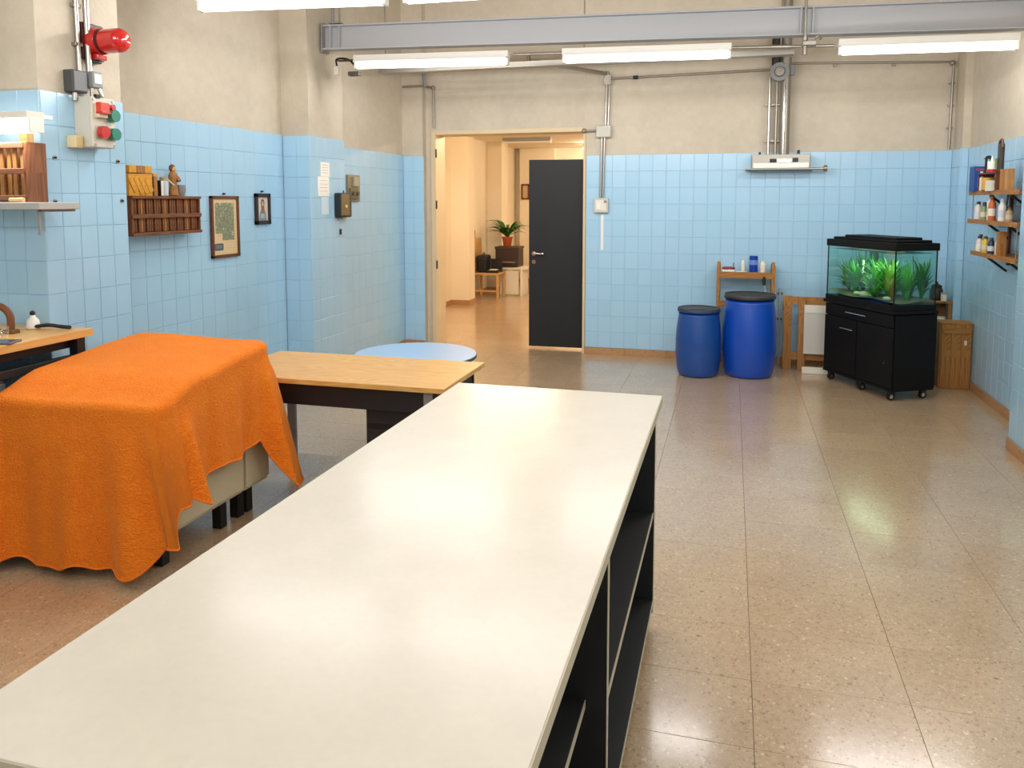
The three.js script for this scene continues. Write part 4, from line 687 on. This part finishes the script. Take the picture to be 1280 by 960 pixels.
{ const o = thing('white_bottle', 'small white bottle between the blue carton and the little rack', 'bottle', [SX - .03, topY1, -6.656]); part('body', lathe([[0, 0], [.022, 0], [.022, .1], [.01, .125], [0, .125]], 18), M.offwhite, o); part('cap', cyl(.011, .009, .025, 0, .137, 0), M.white, o); }
{ const o = thing('yellow_tin', 'yellow tin inside the little rack', 'tin', [SX - .02, topY1, -6.512]); part('body', cyl(.045, .045, .09, 0, .055, 0), col(0xd9a23a), o); part('base', cyl(.046, .046, .012, 0, .006, 0), col(0x6d5a30), o); }
{ const o = thing('white_box', 'white carton inside the little rack', 'box', [SX - .02, topY1, -6.368]); part('carton', box(.09, .075, .13, 0, .0375, 0, .002), M.offwhite, o); part('print', box(.05, .03, .0008, 0, .04, .0656, 0), col(0x9aa4ad), o); }
const yb = topY1 + .137;
{ const o = thing('lantern', 'little black lantern on the left of the small rack', 'lantern', [SX - .01, yb, -6.576]); part('base', cyl(.03, .03, .02, 0, .01, 0), M.black, o); for (let i = 0; i < 4; i++) part('bar', box(.007, .09, .007, .022 * Math.cos(i * 1.571 + .78), .06, .022 * Math.sin(i * 1.571 + .78), 0), M.black, o); part('roof', cyl(.033, .012, .025, 0, .115, 0), M.black, o); part('candle', cyl(.012, .012, .05, 0, .045, 0), M.offwhite, o); }
{ const o = thing('dropper_bottle', 'white and red dropper bottle on the small rack', 'bottle', [SX - .02, yb, -6.456]); part('body', cyl(.03, .03, .06, 0, .05, 0), M.white, o); part('red_foot', cyl(.034, .034, .022, 0, .011, 0), M.red, o); part('tip', cyl(.012, .003, .04, 0, .1, 0), M.offwhite, o); }
{ const o = thing('upright_plane', 'tall dark metal tool standing on the small rack', 'tool', [SX, yb, -6.336]); part('body', box(.03, .2, .07, 0, .1, 0, .01), mat(0x4a4038, .4, .4), o); part('loop', tube([[0, .15, -.05], [0, .21, -.04], [0, .225, .01], [0, .17, .035]], .009, 8, true), mat(0x6b5340, .4, .4), o); part('green_tag', box(.006, .07, .04, -.02, .06, -.03, .001), col(0x6f8f3a), o); }
[['left', -6.208, 0xc79048], ['middle', -6.152, 0xb87f3c], ['right', -6.096, 0xd09a55]].forEach(([n, z, c]) => solo('wood_block', n + ' of three wood blocks at the right end of the top shelf', 'block', box(.045, .15, .05, 0, .075, 0, .003), woodMat(c, c - 0x201808, .5, 10, 60), [SX - .01, topY1, z]));
function bottle(label, z, y, r, h, c, cap, name = 'bottle', dx = 0) { r *= .68; const o = thing(name, label, 'bottle', [SX + dx, y, z]); part('body', lathe([[0, 0], [r * .95, 0], [r, r * .2], [r, h * .68], [r * .5, h * .82], [r * .45, h * .86], [0, h * .86]], 18), mat(c, .3), o); part('cap', cyl(r * .55, r * .5, h * .15, 0, h * .925, 0), mat(cap, .4), o); part('paper_label', lathe([[r * 1.01, h * .2], [r * 1.02, h * .2], [r * 1.02, h * .5], [r * 1.01, h * .5]], 18), mat([0xe8e4da, 0xd8c8a8, 0xcfd6dc][Math.floor(rnd() * 3)], .6), o); }
bottle('red capped jar at the left end of the middle right shelf', -6.800, topY2, .036, .13, 0x7a6a70, 0x40252c, 'lidded_jar'); bottle('white jar with dark lid second on the middle right shelf', -6.728, topY2, .036, .14, 0xd8d2cc, 0x33262a, 'lidded_jar', -.02); bottle('amber jar third on the middle right shelf', -6.656, topY2, .036, .135, 0xc98a3c, 0x3a2a2c, 'lidded_jar'); bottle('green glass jar fourth on the middle right shelf', -6.588, topY2, .034, .125, 0x7d9a70, 0x4a4a3c, 'lidded_jar', -.02);
bottle('tall white bottle in the middle of the middle right shelf', -6.496, topY2, .04, .2, 0xf0eeea, 0x2f7a78, 'tall_bottle'); bottle('orange bottle beside the tall white one', -6.400, topY2, .038, .18, 0xc8682a, 0x8a4a20, 'tall_bottle', -.02); bottle('pale blue bottle near the right end of the middle right shelf', -6.256, topY2, .036, .15, 0x9fc0e0, 0xe0e4ea, 'tall_bottle'); bottle('white round bottle at the right end of the middle right shelf', -6.176, topY2, .036, .16, 0xe8e6e2, 0xc8ccd4, 'tall_bottle', -.02); bottle('tan jar at the far right of the middle right shelf', -6.096, topY2, .034, .1, 0xb8a078, 0x7a6040, 'lidded_jar');
{ const o = thing('hand_saw', 'dark handled tool leaning across the middle right shelf', 'tool', [SX + .05, topY2, -6.320]); part('blade', turn(box(.006, .3, .03, 0, .0, 0, .001), .25, 0, 0), mat(0x3a3a3c, .4, .5), o); o.position.y += .15; part('grip', turn(box(.02, .09, .05, 0, -.11, .0, .008), .25, 0, 0), M.brown, o); }
bottle('white spice jar at the left end of the lowest right shelf', -6.704, topY3, .036, .13, 0xe6dcd2, 0x4a3a34, 'spice_jar'); bottle('white spice jar second on the lowest right shelf', -6.636, topY3, .036, .12, 0xdcd6cf, 0x3a302e, 'spice_jar', -.025); bottle('brown spice jar third on the lowest right shelf', -6.568, topY3, .034, .115, 0x7a5a4c, 0x3a2f2a, 'spice_jar'); bottle('yellow spice jar fourth on the lowest right shelf', -6.496, topY3, .036, .125, 0xd8b83a, 0x5a4a30, 'spice_jar', -.025); bottle('white spice jar fifth on the lowest right shelf', -6.428, topY3, .034, .105, 0xe4dccb, 0xc9a85a, 'spice_jar'); bottle('dark blue spice jar sixth on the lowest right shelf', -6.360, topY3, .036, .12, 0x2c3550, 0x4a4540, 'spice_jar', -.025); bottle('cream spice jar seventh on the lowest right shelf', -6.288, topY3, .035, .125, 0xded2bf, 0x6a5a44, 'spice_jar'); 
solo('wood_block', 'upright wood block at the right end of the lowest right shelf', 'block', box(.05, .17, .05, 0, .085, 0, .003), M.pine, [SX - .01, topY3, -6.192]);

// ------------------------------------------------------------------ things in the corridor
{ const o = thing('wooden_chair', 'pale wooden chair against the corridor wall', 'chair', [-3.88, 0, -12.3]);
  part('seat', box(.42, .035, .42, .05, .4, 0, .005), M.paleWood, o); part('backrest', box(.03, .55, .4, -.17, .7, 0, .006), M.paleWood, o); for (const [x, z] of [[-.16, .19], [-.16, -.19], [.24, .19], [.24, -.19]]) part('leg', box(.04, .4, .035, x, .2, z, .003), M.paleWood, o); part('stretcher', box(.38, .03, .025, .04, .12, .19, .003), M.paleWood, o); part('back_post', box(.05, .75, .04, -.17, .375, .2, .004), M.paleWood, o); }
{ const o = thing('wall_board', 'pale wooden board leaning on the corridor wall above the chair', 'board', [-4.07, .45, -12.05]); part('board', box(.03, .66, .28, 0, .33, 0, .004), M.paleWood, o); part('edge', box(.034, .66, .03, 0, .33, -.15, .004), M.brown, o); }
{ const o = thing('black_bag', 'black bag on the corridor chair', 'bag', [-3.93, .4175, -12.28]); part('body', box(.16, .27, .3, 0, .135, 0, .03), M.black, o); part('flap', box(.17, .1, .31, 0, .23, 0, .03), M.blackBoard, o); part('handle', tube([[0, .27, -.06], [0, .31, -.03], [0, .31, .03], [0, .27, .06]], .008, 8, true), M.black, o); }
{ const o = thing('black_case', 'low black case on the front of the corridor chair seat', 'case', [-3.74, .4175, -12.25]); part('tray', box(.2, .04, .3, 0, .02, 0, .006), M.black, o); part('screen_lid', box(.2, .19, .02, 0, .12, -.13, .006), M.blackBoard, o); part('papers', box(.12, .012, .14, 0, .046, .03, .001), M.white, o); }
{ const o = thing('white_bench', 'low white side bench past the corridor chair', 'bench', [-3.52, 0, -12.75]); part('top', box(.5, .04, .4, 0, .46, 0, .004), M.offwhite, o); for (const x of [-.2, .16]) part('panel', box(.04, .44, .38, x, .22, 0, .003), M.white, o); part('front_panel', box(.26, .4, .02, -.02, .22, .18, .003), M.offwhite, o); }
{ const o = thing('dark_chest', 'dark brown box carrying the potted plant', 'box', [-3.62, .48, -12.75]); part('body', box(.4, .3, .34, 0, .15, 0, .006), mat(0x3d302a, .5), o); part('lid', box(.42, .04, .36, 0, .32, 0, .005), mat(0x46372f, .5), o); part('open_drawer', box(.3, .06, .1, .03, .05, .2, .004), mat(0x2c2420, .5), o); part('lining', box(.24, .012, .08, .03, .083, .2, .001), mat(0xb09a80, .7), o); }
function pottedPlant(label, x, y, z, n, s, potR) {
  const o = thing('potted_plant', label, 'plant', [x, y, z]); const P = potR;
  part('pot', lathe([[0, 0], [P * .7, 0], [P * .95, P * 1.5], [P * 1.05, P * 1.5], [P * 1.05, P * 1.75], [P * .9, P * 1.75], [P * .88, P * 1.6], [0, P * 1.6]], 24), mat(0xb4572e, .75), o);
  const gm = [0x2f6b22, 0x3c7d28, 0x27591e].map(c => new THREE.MeshPhysicalMaterial({ color: c, roughness: .55, side: THREE.DoubleSide }));
  for (let i = 0; i < n; i++) { const t = i * 2.4 + rnd() * .5, L = s * rr(.7, 1.15), up = rr(.7, 1.5), p = [], S = 9; let prev = null;
    for (let j = 0; j <= S; j++) { const k = j / S, r = L * .75 * k, yy = P * 1.6 + L * (up * k - (.2 + up * .42) * k * k * 1.15), w = .018 * s / .35 * Math.sin(Math.PI * Math.min(.99, .1 + .9 * k)); const X = Math.cos(t) * r, Z = Math.sin(t) * r, c = [[X + Math.sin(t) * w, yy, Z - Math.cos(t) * w], [X, yy - w * .35, Z], [X - Math.sin(t) * w, yy, Z + Math.cos(t) * w]]; if (prev) p.push(...prev[0], ...prev[1], ...c[1], ...prev[0], ...c[1], ...c[0], ...prev[1], ...prev[2], ...c[2], ...prev[1], ...c[2], ...c[1]); prev = c; }
    const g = new THREE.BufferGeometry(); g.setAttribute('position', new THREE.Float32BufferAttribute(p, 3)); g.computeVertexNormals(); g.setAttribute('uv', new THREE.Float32BufferAttribute(new Float32Array(p.length / 3 * 2), 2)); part('leaf', g, gm[i % 3], o); }
}
pottedPlant('arching green plant in a terracotta pot on the dark box', -3.66, .82, -12.75, 36, .52, .09);
{ const o = thing('side_counter', 'pale counter partly hidden behind the dark door', 'counter', [-2.95, 0, -13.3]); part('top', box(.6, .04, .5, 0, .58, 0, .004), M.paleWood, o); part('body', box(.5, .56, .44, .04, .28, 0, .004), M.cream, o); part('post', box(.04, .58, .04, -.27, .29, .2, .003), M.offwhite, o); }
{ const o = thing('terracotta_pot', 'terracotta pot on the counter beside the dark door', 'pot', [-3.05, .6, -13.25]); part('pot', lathe([[0, 0], [.1, 0], [.13, .18], [.14, .18], [.14, .22], [.12, .22], [.11, .19], [0, .19]], 26), mat(0xb4572e, .75), o); part('soil', cyl(.11, .11, .01, 0, .195, 0), mat(0x3a2a1e, .95), o); }
{ const o = thing('framed_picture', 'tiny brown framed picture on the bright corridor end wall', 'picture', [-3.88, 1.76, -14.8]); for (const s of [-1, 1]) { part('frame_stile', box(.03, .3, .02, s * .065, 0, .012, .003), M.brown, o); part('frame_rail', box(.16, .03, .02, 0, s * .135, .012, .003), M.brown, o); } part('print', box(.1, .24, .004, 0, 0, .008, 0), mat(0xc9b08c, .6), o); }
renderer.render(scene, camera);
